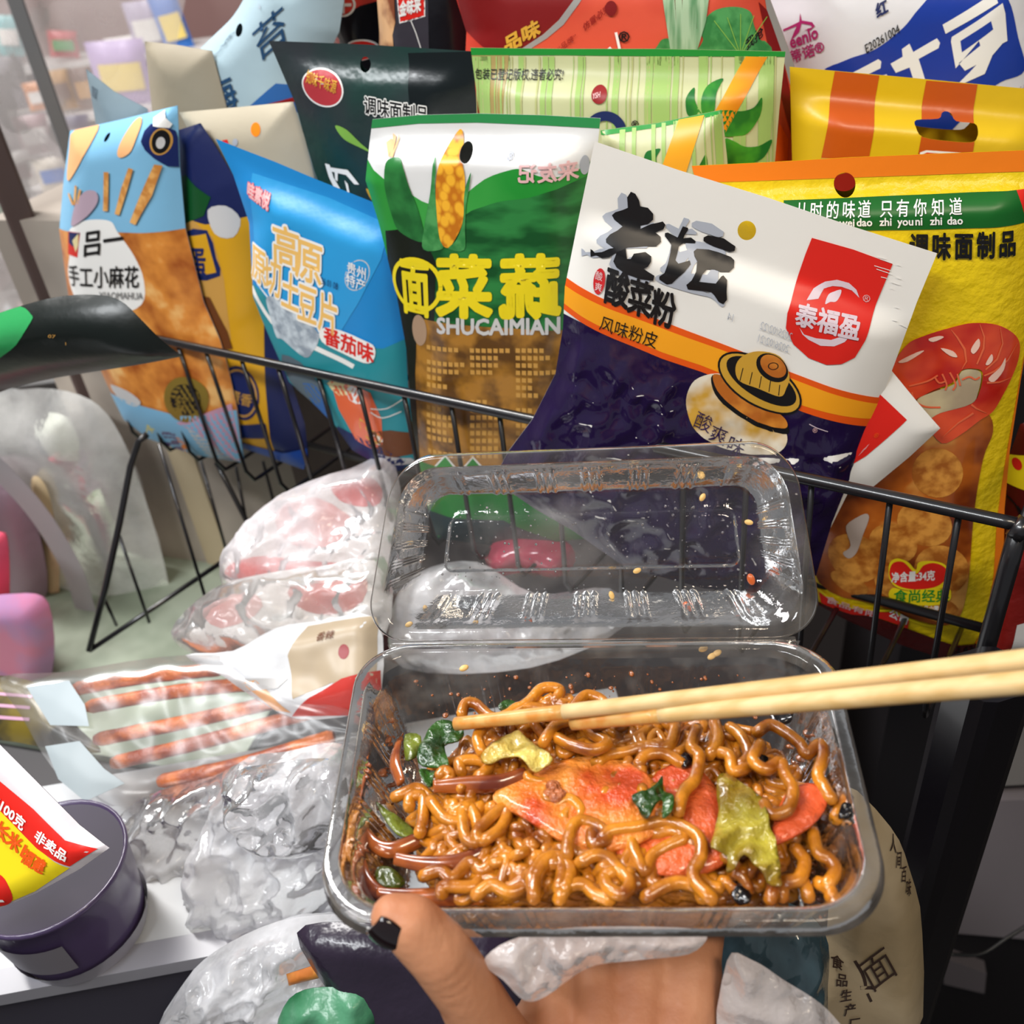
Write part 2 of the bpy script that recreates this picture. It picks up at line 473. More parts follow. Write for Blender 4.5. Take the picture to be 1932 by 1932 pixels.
rf = film('film_red', '#b8281a', .4, col2='#d9533a', cscale=9); rfd = film('film_dark_red', '#7d1213', .35); silver = film('film_silver_edge', '#9c9a98', .3)
lf = film('print_leaf_green', '#2e7a3c', .4, col2='#4d9a55', cscale=120); scal = film('print_scallion', '#5d8f62', .4, col2='#a8c3a0', cscale=70, stretch=(3, 3, .3))
b = Bag('snack_bag', 'red bag printed with scallions and cabbage leaf, behind the bamboo bag', SNK,
        [(830, -100), (1420, -100), (1450, -10), (1495, 110), (1530, 230), (1552, 330), (1540, 520), (860, 520), (880, 60)], (1180, rly(1180), .690), 18, rf, thick=.016, group=GR, seed=6)
b.zone(cr(960, 0, 3.578, "-400,-300 430,-300 480,0 230,230 150,310 -80,330 -300,200"), rfd)
b.zone(stroke(spline([(870, -40), (880, 40), (990, 78), (1040, 52), (1092, 10), (1120, -40)], 6, False), [1] + [9] * 28 + [14] * 2) if 0 else stroke([(1000, 84), (1040, 58), (1070, 32), (1098, -6), (1130, -60)], [9, 10, 12, 12, 12]), silver)
b.zone(cr(960, 0, 3.578, "1700,-200 1800,-200 1960,400 2130,1090 2100,1250 2060,1250 1990,900 1850,370 1750,100"), silver, 'edge_seal')
b.zone(cr(960, 0, 3.578, "1690,0 1745,60 1840,330 1990,1000 1960,1060 1860,700 1760,320"), rfd)
b.zone(spline(cr(960, 0, 3.578, "1370,60 1450,20 1560,20 1640,60 1660,140 1700,240 1740,260 1750,340 1300,350 1330,230 1310,150"), 4), lf, 'picture')
b.zone(spline(cr(960, 0, 3.578, "940,320 1010,290 1060,225 1120,230 1150,330 1100,360 950,350"), 4), lf, 'picture')
for q in ("1060,-60 1140,-60 1170,330 1120,330", "1145,-60 1190,-60 1200,330 1165,330", "1195,-60 1280,-60 1290,200 1250,330 1185,330", "1275,-60 1370,-60 1350,100 1290,300 1250,330 1290,150"): b.zone(cr(960, 0, 3.578, q), scal, 'picture')
for k in range(5): b.zone(stroke([(1400, 92), (1352 + k * 24, 18 + abs(k - 2) * 5)], 1.6), lgreen, 'picture')
b.text('®', 1176, 68, (27, 0), (0, -27), black, .02); b.zone(circ(1162, 6, 11, 14), rfd, 'logo')
b.text('品味', 965, 90, (34, -20), (-6, -32), gold, .04)
b.text('仿冒必究', 1112, 48, (12, -10), (-3, -15), dred, .01); b.text('“品牌”', 1065, 88, (12, -9), (-3, -14), dred, 0)
b.text('我抢', 1410, 84, (16, -12), (-2, -22), black, .02)
b.zone(stroke([(1171, 50), (1180, 90)], 5), white, 'lettering'); b.zone(stroke([(1150, 88), (1162, 78)], 5), white, 'lettering')
b.text('®', 1462, 280, (18, 0), (0, -18), dred, .01)
b.zone(cr(960, 0, 3.578, "1830,790 1890,900 1880,1100 1740,1110 1800,980"), dora, 'picture')
b.finish()

nut = mat('print_nuts', '#7a3d22', .3, col2='#d9a878', cscale=55, coat=.5)
bk = film('film_black', '#17161b', .25, bump=.4, bs=22); bkp = film('film_charcoal', '#3b3840', .22, bump=.5, bs=25)
b = Bag('snack_bag', 'black bag with a nut window and a red name label, top centre', SNK,
        [(705, -90), (880, -90), (893, 110), (890, 400), (710, 400), (716, 60)], anc(800, .17), 25, bk, thick=.012, group=GR, seed=7, rad=60)
b.zone(cr(480, 0, 3.019, "690,-200 840,-200 850,110 830,180 840,280 700,280"), nut, 'product_window')
b.zone(cr(480, 0, 3.019, "850,-200 1040,-200 1040,275 850,275 830,180 855,110"), bkp)
b.zone(spline(cr(480, 0, 3.019, "862,-60 870,-70 1015,-70 1022,-60 1022,60 1010,75 890,108 875,95"), 3), white, 'name_label', lvl=2); b.zone(spline(cr(480, 0, 3.019, "868,-60 876,-66 1009,-66 1016,-58 1016,56 1006,69 890,100 881,90"), 3), red, 'name_label', lvl=3)
b.text('金味来', 771, 22, (13.5, -3.5), (1, -30), white, .04)
b.zone(stroke([(792, 32), (801, 55), (812, 92)], 1.5), white, 'lettering')
b.finish()
b = Bag('snack_bag', 'red and black bag with a cross in a circle, left of the nut bag', SNK,
        [(560, -90), (725, -90), (720, 100), (715, 300), (600, 300), (640, 90), (600, 10)], anc(690, .20), 28, red if 0 else film('film_bright_red', '#d94335', .3), thick=.010, group=GR, seed=8, rad=60)
b.zone(cr(480, 0, 3.019, "440,140 640,20 720,0 720,900 400,900 500,220"), bk)
b.zone(ring(662, 4, 19, 23), white, 'logo'); b.zone([(647, 1), (659, 1), (659, -12), (666, -12), (666, 1), (678, 1), (678, 7), (666, 7), (666, 20), (659, 20), (659, 7), (647, 7)], white, 'logo')
b.zone(circ(690, 90, 28, 20), white, 'logo'); b.zone(circ(690, 91, 26, 18), red, 'logo'); b.zone(circ(690, 92, 14, 8), ora, 'logo')
b.finish()

seab = film('film_pale_ice_blue', '#a9bfc8', .45)
b = Bag('snack_bag', 'pale ice blue bag with brushed dark blue characters, upper left', SNK,
        spline([(372, 97), (400, 70), (440, 30), (470, -20), (500, -70)], 4, False) + [(660, -70), (640, 60), (600, 140), (600, 400), (440, 400), (400, 250), (385, 160)], anc(520, .16), 32, seab, thick=.012, group=GR, seed=9, rad=80,
        holes=[circ(467, 52, 8, 12, 18)])
b.text('小瞧了不起', 395, 134, (11, -15), (14, -8), mat('ink_faded', '#6b7f8c', **INK), .02)
b.text('海', 424, 208, (52, -24), (-20, -66), mat('ink_sea_blue', '#1f4468', **INK), .012)
b.text('苔', 505, 112, (66, -58), (-14, -70), MATS['ink_sea_blue'], 0)
b.zone([(488, 196), (540, 150), (600, 160), (600, 210)], mat('ink_mid_blue', '#2d63a6', **INK)); b.zone([(492, 196), (600, 170), (600, 180), (500, 202)], dred)
b.text('16', 505, 10, (8, 2), (2, -14), grey, 0)
b.finish()
bge = film('film_beige', '#9d927e', .5)
b = Bag('snack_bag', 'plain grey-beige bag back, behind the light blue twist-snack bag', SNK,
        [(273, 78), (330, 84), (400, 96), (440, 250), (440, 420), (310, 420), (288, 220)], anc(350, .14), 34, bge, thick=.008, group=GR, seed=10, rad=60)
b.finish()
b = Bag('snack_bag', 'thin blue-grey bag corner sticking up behind the light blue twist-snack bag', SNK,
        [(162, 130), (215, 172), (278, 205), (300, 300), (300, 420), (190, 420), (182, 240)], anc(240, .085), 36, film('film_blue_grey', '#7f8f97', .4), thick=.006, group=GR, seed=11, rad=60)
b.zone([(178, 160), (190, 168), (187, 186), (176, 180)], mat('ink_slate', '#5b6a74', **INK), 'lettering')
b.finish()

# ---- second row --------------------------------------------------------------
bam = film('film_bamboo_cream', '#c4c69a', .4); bamk = film('film_bamboo_tan', '#ab955c', .4)
st1 = mat('ink_bamboo_green', '#9fbe6d', **INK); st2 = mat('ink_bamboo_olive', '#b3b77c', **INK)
pole_m = mat('print_bamboo_orange', '#c8590f', .35, col2='#f0a51c', cscale=14, cdetail=0)
leafm = mat('print_leaf_deep', '#0d6a25', .35, col2='#3f9a2c', cscale=60, pos=(.45, .65))
top_g = film('film_green_seal', '#1c8a30', .35)
def bamboo_leaf(b, pts, part='picture'):
    b.zone(spline(pts, 4), leafm, part)
b = Bag('snack_bag', 'cream bag with green bamboo stripes and an orange cane, large one with the blue ring', SNK,
        [(888, 90), (1060, 92), (1240, 92), (1482, 97), (1470, 210), (1462, 305), (1450, 560), (880, 560), (890, 300), (905, 215)], (1180, rly(1180), .645), 18, bam, thick=.010, group=GR, seed=12,
        topflat=[((888, 90), (1482, 97), 30)])
b.zone([(885, 100), (960, 100), (950, 330), (930, 560), (880, 560)], bamk)
b.zone([(870, 80), (1500, 84), (1500, 107), (1240, 106), (1060, 104), (870, 104)], top_g, 'top_seal')
rnd = random.Random(3)
for k in range(58):
    x = 890 + 585 * rnd.random(); w = rnd.choice([1.5, 2, 3, 9, 12]) * (.8 + .5 * rnd.random())
    h = 330 if rnd.random() < .7 else 130 + 200 * rnd.random()
    dx = (x - 1180) * -.02
    b.zone(stroke([(x, 106), (x + dx * .5 + 2 * rnd.random(), (106 + h) / 2 + 50), (x + dx, 106 + h)], [w, w * .9, w * .6]), st1 if w > 5 else rnd.choice([st1, st2]), lvl=3)
b.zone([(1407, 106), (1448, 107), (1390, 206), (1352, 200)], pole_m, 'picture', 5); b.zone([(1352, 200), (1390, 206), (1330, 315), (1280, 315)], pole_m, 'picture', 5)
for q in ("1310,740 1225,750 1205,660 1220,610 1260,575 1265,640 1290,700", "1320,740 1310,640 1350,560 1450,522 1410,600 1400,700 1380,735", "1440,720 1500,710 1580,720 1660,700 1712,640 1700,760 1620,870 1540,885 1460,880 1450,800",
          "1470,900 1530,920 1600,960 1690,965 1778,935 1730,1040 1640,1078 1560,1060 1500,1000", "1470,920 1530,990 1600,1060 1590,1100 1490,1100 1480,1000"):
    bamboo_leaf(b, cr(960, 0, 3.578, q))
b.text('·包装已登记版权,违者必究!', 893, 146, (14.7, 0), (0, -21), black, .008)
b.zone(circ(1136, 171, 14.5, 16), dred, 'logo'); b.text('YSH', 1124, 178, (8, -2), (0, -13), pink, .02, 'logo')
b.zone(ring(1148, 240, 22, 40, 170, 375), navy, 'logo'); b.text('®', 1197, 231, (18, 0), (0, -19), black, .02, 'logo')
b.finish()
b = Bag('snack_bag', 'small cream bamboo bag with slanted green top edge, in front of the large bamboo one', SNK,
        [(1133, 246), (1240, 232), (1362, 207), (1372, 300), (1385, 520), (1150, 520), (1140, 300)], (1250, rly(1250), .605), 18, bam, thick=.008, group=GR, seed=13, rad=70)
b.zone([(1120, 244), (1240, 228), (1370, 203), (1370, 212), (1240, 239), (1120, 256)], top_g, 'top_seal')
for k in range(16):
    x = 1140 + 225 * rnd.random(); w = rnd.choice([1.5, 2, 3, 8])
    b.zone(stroke([(x, 250 - (x - 1133) * .16), (x + 6, 330)], [w, w * .8]), st1, lvl=3)
b.zone([(1281, 225), (1329, 216), (1297, 318), (1250, 312)], pole_m, 'picture', 5)
bamboo_leaf(b, cr(960, 0, 3.578, "930,1050 940,1000 980,985 1035,978 1010,1030 1005,1080")); bamboo_leaf(b, cr(960, 0, 3.578, "1290,1110 1310,1060 1338,1020 1345,1110"))
b.finish()

dkg = film('film_deep_green', '#123b33', .28, bump=.7, bs=26, col2='#2f3438', cscale=10)
b = Bag('snack_bag', 'dark green glossy bag with a red oval emblem and white-edged black lettering', SNK,
        [(507, 77), (690, 84), (892, 97), (900, 215), (925, 420), (930, 560), (680, 560), (630, 420), (592, 320), (555, 190)], anc(740, .085), 26, dkg, thick=.007, group=GR, seed=14, wr=.0016, ridge=.0015,
        topflat=[((507, 77), (892, 97), 14)], holes=[circ(691, 121, 10, 14, 20, -15)])
b.zone(circ(617, 162, 43, 34, 32, 28), white, 'logo'); b.zone(circ(617, 162, 40, 31, 32, 28), film('print_emblem_red', '#b8383f', .3), 'logo')
b.text('知味千味源', 585, 150, (12, 4), (2, -26), gold, .01, 'logo')
b.text('调味面制品', 699, 205, (24.3, 4.2), (-1, -36), black, .02, out=white, ow=.08)
b.zone(spline(cr(480, 0, 3.019, "490,700 560,720 640,800 700,850 620,815 540,770"), 4), lgreen, 'picture'); b.zone(spline(cr(480, 0, 3.019, "670,1050 740,1110 800,1170 760,1170 700,1120"), 4), gold, 'picture')
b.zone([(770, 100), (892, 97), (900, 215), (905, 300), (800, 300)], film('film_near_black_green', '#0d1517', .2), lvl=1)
for q in ("420,920 450,925 470,1000 520,1080 570,1100 540,1110 470,1060 440,1000", "450,940 560,950 630,1030 600,1030 550,980 460,965", "480,955 500,960 495,1020 480,1010", "540,1010 560,1030 575,1100 560,1095"):
    b.zone(cr(480, 0, 3.019, q), white, 'lettering')
b.finish()
crm = film('film_cream', '#b8ad97', .45)
b = Bag('snack_bag', 'cream bag with a round orange dot, between the ice blue and the dark green bag', SNK,
        [(338, 212), (450, 202), (553, 192), (575, 260), (592, 330), (620, 560), (460, 560), (400, 330)], anc(520, .075), 31, crm, thick=.008, group=GR, seed=15, rad=70)
b.zone(circ(495, 239, 9, 13, 20, -20), ora, 'logo'); b.zone(cr(0, 0, 3.019, "1310,780 1340,775 1350,800 1330,800"), red, 'lettering'); b.zone(circ(459, 262, 5, 7), grey, 'lettering')
b.finish()
# ---- front row -----------------------------------------------------------------
yb = film('film_bright_yellow', '#e3c40e', .36, bump=.35, bs=160); oe = film('film_orange_edge', '#ee7d12', .35); gb = mat('ink_banner_green', '#0e5c1e', **INK)
food = mat('print_fried_food', '#6e2c0c', .3, col2='#b8611d', cscale=34, pos=(.35, .6), coat=.6, col3='#d99a4a'); ball = mat('print_fried_ball', '#a05a1c', .3, col2='#d79440', cscale=120, pos=(.38, .6))
shr = mat('print_shrimp', '#b81f14', .22, col2='#e0502a', cscale=30, coat=.5); shl = mat('print_shrimp_light', '#e3673f', .25, coat=.5); brf = film('film_dark_red_clear', '#4a0f10', .18, bump=.4, bs=30)
b = Bag('snack_bag', 'yellow and orange shrimp snack bag with a green banner, behind the white bag', SNK,
        [(1305, 313), (1450, 306), (1600, 297), (1790, 289), (1965, 282), (1962, 420), (1945, 600), (1925, 720), (1905, 850), (1895, 960), (1893, 1080), (1870, 1180), (1851, 1215), (1790, 1245), (1700, 1215), (1590, 1165), (1545, 1140), (1520, 1000), (1440, 860), (1380, 600)],
        (1650, rly(1650), .535), 15, yb, thick=.012, group=GR, seed=20, wr=.0012, rad=120, topflat=[((1305, 313), (1965, 282), 40)], holes=[circ(1593.5, 346, 20.5, 21, 30)])
b.zone([(1290, 300), (1965, 270), (1965, 322), (1600, 335), (1400, 342), (1290, 345)], oe, 'top_seal')
b.zone([(1970, 480), (1945, 600), (1930, 680), (1893, 880), (1878, 985), (1872, 1075), (1860, 1170), (1838, 1208), (1848, 1222), (1900, 1190), (1960, 900), (1990, 600)], oe)
b.zone([(1478, 372), (1700, 362), (1914, 353), (1930, 410), (1700, 417), (1590, 419), (1478, 420)], gb); b.zone([(1914, 353), (1965, 350), (1965, 410), (1931, 410)], red)
for ch, x in zip('儿时的味道只有你知道', (1497, 1524, 1554, 1584, 1613, 1654, 1684, 1716, 1749, 1782)):
    b.text(ch, x, 396 - (x - 1497) * .032, (25, -.6), (4, -27), white, .008)
for t, x in (('er', 1497), ('shi', 1525), ('de', 1556), ('wei', 1580), ('dao', 1611), ('zhi', 1654), ('you', 1687), ('ni', 1719), ('zhi', 1747), ('dao', 1778)):
    b.text(t, x, 410 - (x - 1580) * .022, (20, -.3), (0, -20), white, .025)
for i, ch in enumerate('调味面制品'): b.text(ch, 1708 + 41.3 * i, 467 - 1.0 * i, (36, 0), (1, -52), black, .035)
b.zone(spline([(1500, 900), (1560, 760), (1640, 690), (1720, 690), (1800, 730), (1855, 760), (1868, 800), (1848, 850), (1830, 960), (1822, 1060), (1812, 1125), (1795, 1150), (1765, 1157), (1700, 1140), (1640, 1118), (1545, 1095), (1530, 1000)], 4), food, 'product_window')
for x, y, r, k in ((1762, 868, 48, .95), (1738, 962, 52, .8), (1680, 1000, 46, .8), (1770, 1050, 52, .9), (1610, 1030, 50, .9), (1690, 1075, 46, .7), (1765, 1125, 40, .6), (1600, 1080, 36, .5)):
    b.zone(circ(x, y, r, r * k, 24, 20), ball, 'product_window', lvl=7, L=9)
# shrimp picture
C4 = lambda t: cr(1392, 480, 3.578, t)
b.zone(spline(C4("1000,740 1110,540 1240,470 1400,420 1560,388 1720,410 1840,490 1890,580 1880,690 1830,800 1770,900 1700,1000 1600,1050 1480,1130 1350,1190 1250,1040 1330,980 1540,930 1600,850 1620,720 1560,690 1480,700 1420,780 1300,830 1200,880 1120,900"), 4), shr, 'shrimp_picture', 11)
b.zone(spline(C4("1430,790 1480,705 1560,695 1610,730 1590,850 1545,925 1340,985 1250,1030 1200,960 1190,890 1300,840"), 4), mat('print_shrimp_belly', '#a8957a', .3, col2='#c9ba92', cscale=40), 'shrimp_picture', 13)
for q in ("1410,430 1450,480 1500,560 1510,640 1480,690", "1600,395 1630,480 1625,560 1580,660", "1740,430 1760,540 1720,640 1640,700", "1870,560 1800,660 1700,720 1630,740", "1830,790 1740,800 1650,790", "1650,1000 1580,960 1545,930", "1350,1150 1460,1050 1560,990"):
    b.zone(stroke(C4(q), [1, 3, 4, 3, 1][:len(C4(q))]), shl, 'shrimp_picture', 15)
for q in ("1340,550 1420,570 1450,610 1400,600", "1540,560 1590,490 1600,540 1560,590", "1640,660 1680,600 1690,640 1660,670", "1660,760 1740,700 1780,640 1770,720 1700,790", "1260,490 1330,470 1360,480 1290,510", "1060,640 1180,580 1230,570 1120,640"):
    b.zone(spline(C4(q), 3), mat('print_gloss_pink', '#eec6b4', .25), 'shrimp_picture', 16)
for q in ("1300,740 1330,780 1370,770", "1350,720 1380,790 1370,830", "1400,710 1440,790 1420,830", "1450,720 1470,800", "1150,840 1170,900 1240,940 1340,945", "1480,760 1530,740 1570,760 1600,745", "1130,800 1250,770 1320,730"):
    b.zone(stroke(spline(C4(q), 3, False), 3.2), shl, 'shrimp_picture', 17)
# heart and slogan
C6 = lambda t: cr(1392, 900, 3.578, t)
b.zone(spline(C6("1000,540 1010,480 1060,455 1130,480 1180,530 1200,480 1290,470 1370,490 1400,550 1390,620 1320,660 1170,670 1060,650 1010,600"), 4), yel, 'heart_emblem', 11)
b.zone(spline(C6("1005,545 1030,485 1100,480 1180,555 1230,500 1300,482 1365,505 1392,550 1370,600 1300,645 1170,660 1070,640 1020,600"), 4), red, 'heart_emblem', 12)
b.text('净含量:34克', 1676, 1070, (15.5, -1), (1, -20), white, .03, 'heart_emblem', 14)
b.zone(spline(C6("1000,700 1030,650 1120,670 1240,665 1390,655 1415,690 1400,740 1300,768 1150,765 1040,750"), 4), yel, 'heart_emblem', 13)
b.text('食尚经典', 1680, 1107, (26, -.5), (1, -26), grn, .015, 'heart_emblem', 16)
b.text('国潮食品小零食', 1708, 1125, (9.5, 0), (0, -11), white, .02)
b.zone(stroke(spline(C6("540,745 640,790 760,830 930,830 1030,825 1140,880 1260,920 1390,925"), 4, False), [2] + [5] * 26 + [2] * 2), yel, lvl=12)
b.zone(C6("545,760 640,800 760,840 930,840 1030,835 1140,890 1135,960 1060,930 900,880 760,890 640,860 560,830"), red, 'lettering', 13)
b.text('食品有限', 1556, 1125, (24, 6), (2, -16), pink, .02, lvl=16); b.text('公司', 1672, 1140, (18, 9), (4, -19), white, .03, lvl=16)
b.zone(C6("540,830 640,870 760,890 900,890 1060,940 1140,965 1500,1100 1640,1110 1560,1200 1240,1230 1000,1160 700,1040 560,960"), brf, 'bottom_seal', 9)
b.text('62 62', 1790, 1222, (20, 3), (2, -20), black, .02, lvl=14)
b.zone(spline(C6("720,250 830,160 870,180 830,300 790,420 740,470 700,440 750,380"), 4), mat('print_gloss_grey', '#b8a9a0', .2), 'product_window', 11)
b.finish()

# strip of another bag at the right frame edge
b = Bag('snack_bag', 'yellow and dark red bag sliver at the right frame edge, beside the shrimp snack bag', SNK,
        [(1925, 800), (1990, 780), (1990, 1250), (1880, 1250), (1880, 1040), (1890, 900)], (1900, rly(1900), .56), 12, film('film_maroon', '#5a1512', .25), thick=.008, group=GR, seed=21, rad=50)
b.zone([(1895, 860), (1990, 830), (1990, 920), (1890, 905)], yel); b.zone(circ(1915, 868, 8, 10), red, 'lettering')
for k in range(5): b.zone(stroke(spline([(1890 + 6 * k, 925 + 4 * k), (1910 + 5 * k, 940 + 6 * k), (1925 + 6 * k, 985)], 3, False), 2), black, lvl=6)
b.finish()

# green vegetable noodle bag
vw = film('film_veg_white', '#dcdcdc', .36, bump=.15); vgs = film('film_veg_seal', '#2c8a4b', .36); hill = mat('print_hill_green', '#1e8a2e', .34, col2='#3f9e44', cscale=12)
crop = mat('print_crop_green', '#0b4a1e', .3, col2='#2b7d3c', cscale=50, stretch=(.6, .6, 1.6)); ndl = mat('print_flat_noodle', '#5e3c12', .3, col2='#a9752a', cscale=55, stretch=(1, 1, 1), coat=.3)
corn = mat('print_corn', '#f0b02c', .32, col2='#c06f10', cscale=230, kind='voronoi', pos=(.45, .75), stretch=(1, 1, .8)); cuc = mat('print_cucumber', '#1b5a29', .32, col2='#2c7a3a', cscale=60); vdk = film('film_black_green', '#12180f', .3)
b = Bag('snack_bag', 'green and white vegetable noodle bag with corn and cucumber picture, in the middle', SNK,
        [(703, 225), (790, 217), (900, 214), (1020, 217), (1133, 223), (1125, 300), (1128, 500), (1120, 700), (1105, 860), (1105, 1015), (960, 1030), (826, 1015), (790, 900), (778, 800), (768, 660), (750, 560), (715, 420), (690, 340), (697, 270)],
        anc(930, .045), 20, vw, thick=.013, group=GR, seed=22, wr=.0018, rad=100, topflat=[((703, 220), (1133, 220), 22)], holes=[circ(888, 280, 11.5, 16.5, 24, -10)])
C2 = lambda t: cr(480, 0, 3.019, t)
b.zone([(690, 200), (1150, 200), (1150, 243), (1020, 236), (900, 231), (790, 233), (690, 243)], vgs, 'top_seal')
b.zone(spline(C2("600,930 700,950 800,1000 900,1040 1050,1120 1200,1090 1350,980 1480,930 1560,920 1660,960 1780,970 1900,930 2000,900 2000,1500 600,1500"), 3), hill)
b.zone(spline(C2("1240,1180 1350,1130 1450,1100 1600,1080 1750,1040 2000,1010 2000,1500 1000,1500 1100,1350"), 3), crop)
b.zone(C2("760,1330 900,1300 1100,1340 2000,1330 2000,1870 760,1870"), crop)
b.zone(C2("760,1300 900,1260 1040,1360 1080,1450 1060,1850 850,1900 760,1700"), vdk)
b.zone([(750, 585), (830, 590), (1140, 612), (1140, 870), (740, 880)], ndl, 'product_window')
b.zone([(750, 560), (795, 590), (788, 700), (800, 1000), (740, 900)], vdk, lvl=8)
imprint = mat('print_noodle_block', '#8f6428', .35, col2='#a87a36', cscale=40)
for r0 in range(15):     # imprinted blocks of the pressed noodle sheets
    for c0 in range(3):
        x0 = 815 + c0 * 85; y0 = 637 + r0 * 14
        if rnd.random() < .85:
            n0 = rnd.randint(3, 7)
            for k in range(n0): b.zone([(x0 + k * 11, y0), (x0 + k * 11 + 8, y0 + .5), (x0 + k * 11 + 8, y0 + 9), (x0 + k * 11, y0 + 8.5)], tan, 'product_window', 9, L=30)
b.zone(circ(800, 612, 16, 30), mat('print_mushroom', '#a88a70', .3), 'product_window', 9)
b.zone(C2("960,1000 1060,890 1180,1010 1180,1080 1000,1080"), grn if 0 else hill, 'product_window', 9) if 0 else None
for x in (852, 905): b.zone([(x - 24, 866), (x, 838), (x + 26, 866)], white, 'picture', 9); b.zone([(x - 22, 868), (x, 842), (x + 23, 868)], grn, 'picture', 10)
b.zone([(780, 866), (1140, 866), (1140, 1040), (780, 1040)], film('film_green_foot', '#167a2c', .3), lvl=8)
b.zone([(800, 960), (960, 960), (1080, 1040), (800, 1040)], film('film_teal_dark', '#0e2f36', .3), lvl=10)
for dy, mm, lv in ((0, yel, 9),):
    b.text('面', 762, 572, (64, 0), (0, -118), yel, .035, 'title_lettering', 11)
    b.text('菜', 836, 568, (108, 0), (0, -122), yel, .04, 'title_lettering', 11)
    b.text('蔬', 1068, 570, (-112, 0), (0, -124), yel, .04, 'title_lettering', 11)
b.zone(ring(796, 524, 46, 54, n=36), yel, 'title_lettering', 10)
b.text('SHUCAIMIAN', 837, 611, (38.5, 0), (0, -42), lgrey, .035)
b.text('来友记', 1098, 326, (-36, 0), (0, -38), pink, .03); b.text('®', 979, 290, (-18, 0), (0, -19), grey, .01); b.zone(circ(1107, 306, 8, 18), grey, 'lettering')
# cucumber and corn
b.zone(spline(C2("800,880 860,865 890,900 930,1020 970,1120 1005,1240 1010,1330 860,1280 815,1190 785,1060 780,940"), 4), cuc, 'picture')
for q in ("800,870 765,800 790,780 805,800", "805,865 795,755 815,770 820,860", "815,865 830,760 835,780 825,865"): b.zone(C2(q), peach, 'picture')
b.zone(spline(C2("1170,735 1195,760 1215,850 1240,960 1240,1100 1230,1220 1190,1310 1150,1360 1110,1330 1090,1220 1080,1080 1085,950 1120,820"), 4), corn, 'picture', 8)
b.zone(spline(C2("1065,865 1080,930 1075,1000 1085,1150 1100,1300 1120,1365 1010,1370 1015,1250 1050,1050"), 4), lf, 'picture', 9); b.zone(spline(C2("1275,940 1265,1030 1250,1120 1245,1250 1240,1370 1150,1365 1200,1310 1235,1200 1240,1050"), 4), lf, 'picture', 9)
b.finish()

# light blue twist snack bag and the navy/yellow bag next to it
sky = film('film_sky_blue', '#7fb8da', .4); ofd = mat('print_twist_orange', '#9a4a14', .35, col2='#dc8d3c', cscale=38, pos=(.32, .58), col3='#f0bb72')
nv = film('film_navy', '#141f52', .35); yl2 = film('film_mustard', '#d8a01c', .38)
b = Bag('snack_bag', 'navy and mustard yellow bag with a framed character, left of the bright blue crisp bag', SNK,
        [(335, 246), (378, 232), (402, 268), (445, 340), (478, 430), (505, 600), (540, 690), (575, 800), (582, 860), (574, 885), (500, 858), (440, 838), (400, 700), (360, 560), (340, 400)], anc(470, .055), 32, nv, thick=.010, group=GR, seed=23, rad=60)
C1 = lambda t: cr(0, 0, 3.019, t); C5 = lambda t: cr(0, 540, 3.019, t)
b.zone(C1("1060,1270 1150,1230 1230,1250 1420,1230 1500,1700 1600,2600 1060,2600"), yl2); b.zone(C1("1060,1240 1160,1230 1270,1320 1330,1560 1370,1900 1000,1950"), tan)
b.zone(C1("1040,1000 1100,980 1250,1100 1220,1200 1080,1260 1040,1200"), dgrn, 'picture'); b.zone(spline(C1("1240,1170 1320,1155 1390,1240 1370,1330 1280,1300"), 3), lgrey, 'picture')
b.zone(spline(C1("1085,1310 1240,1280 1290,1440 1310,1540 1150,1570 1120,1480"), 2), navy, 'lettering'); b.zone(C1("1105,1325 1235,1300 1270,1440 1290,1520 1150,1550 1130,1470"), yl2, 'lettering'); b.text('蛋', 374, 510, (38, -2), (-6, -62), navy, .02)
b.zone(circ(470, 730, 34, 52, 26, -14), navy, 'logo'); b.zone(ring(470, 730, 28, 31, rot=-14, k=1.5), tan, 'logo'); b.text('蛋香', 448, 742, (22, 6), (4, -24), tan, .02, 'logo', 13)
b.zone(C5("1365,760 1560,745 1580,830 1380,840"), navy, 'logo'); b.zone(C1("1150,1650 1250,1660 1350,1850 1380,1950 1230,1960"), brown, 'picture')
b.zone(C5("1380,870 1640,920 1760,920 1740,1040 1600,1010 1385,950"), mat('ink_royal', '#1f4fae', **INK), 'bottom_seal')
b.finish()
b = Bag('snack_bag', 'light blue and orange twist-snack bag with a round gold seal, leftmost in the basket', SNK,
        [(132, 247), (230, 225), (335, 199), (340, 320), (350, 430), (385, 570), (415, 640), (430, 690), (448, 772), (461, 872), (364, 856), (281, 826), (235, 790), (200, 720), (165, 640), (130, 560), (112, 432), (120, 340)], anc(330, .025), 32, sky, thick=.011, group=GR, seed=24, rad=70,
        holes=[circ(216, 254, 4, 8, 14, 15)])
b.zone(C1("330,1300 700,1290 1060,1300 1400,2100 1400,2500 300,2500"), ofd, 'product_window')
b.zone(spline(C1("600,1220 700,1230 740,1290 830,1420 885,1560 870,1700 700,1760 480,1700 410,1560 440,1420 440,1300 520,1240"), 4), white, 'name_panel')
b.zone(C1("440,1295 525,1295 500,1440 425,1430"), red, 'name_panel'); b.zone(C1("445,1298 525,1296 500,1350 470,1380 440,1360"), navy, 'name_panel'); b.zone(C1("470,1345 515,1300 510,1370 490,1410"), cream, 'name_panel')
b.text('吕一', 176, 470, (40, -6), (4, -52), black, .02); b.text('手工小麻花', 139, 530, (29.3, -.5), (0, -44), black, .015); b.text('XIAOMAHUA', 208, 553, (14, 0), (0, -19), mat('ink_mid_grey', '#777777', **INK), .01)
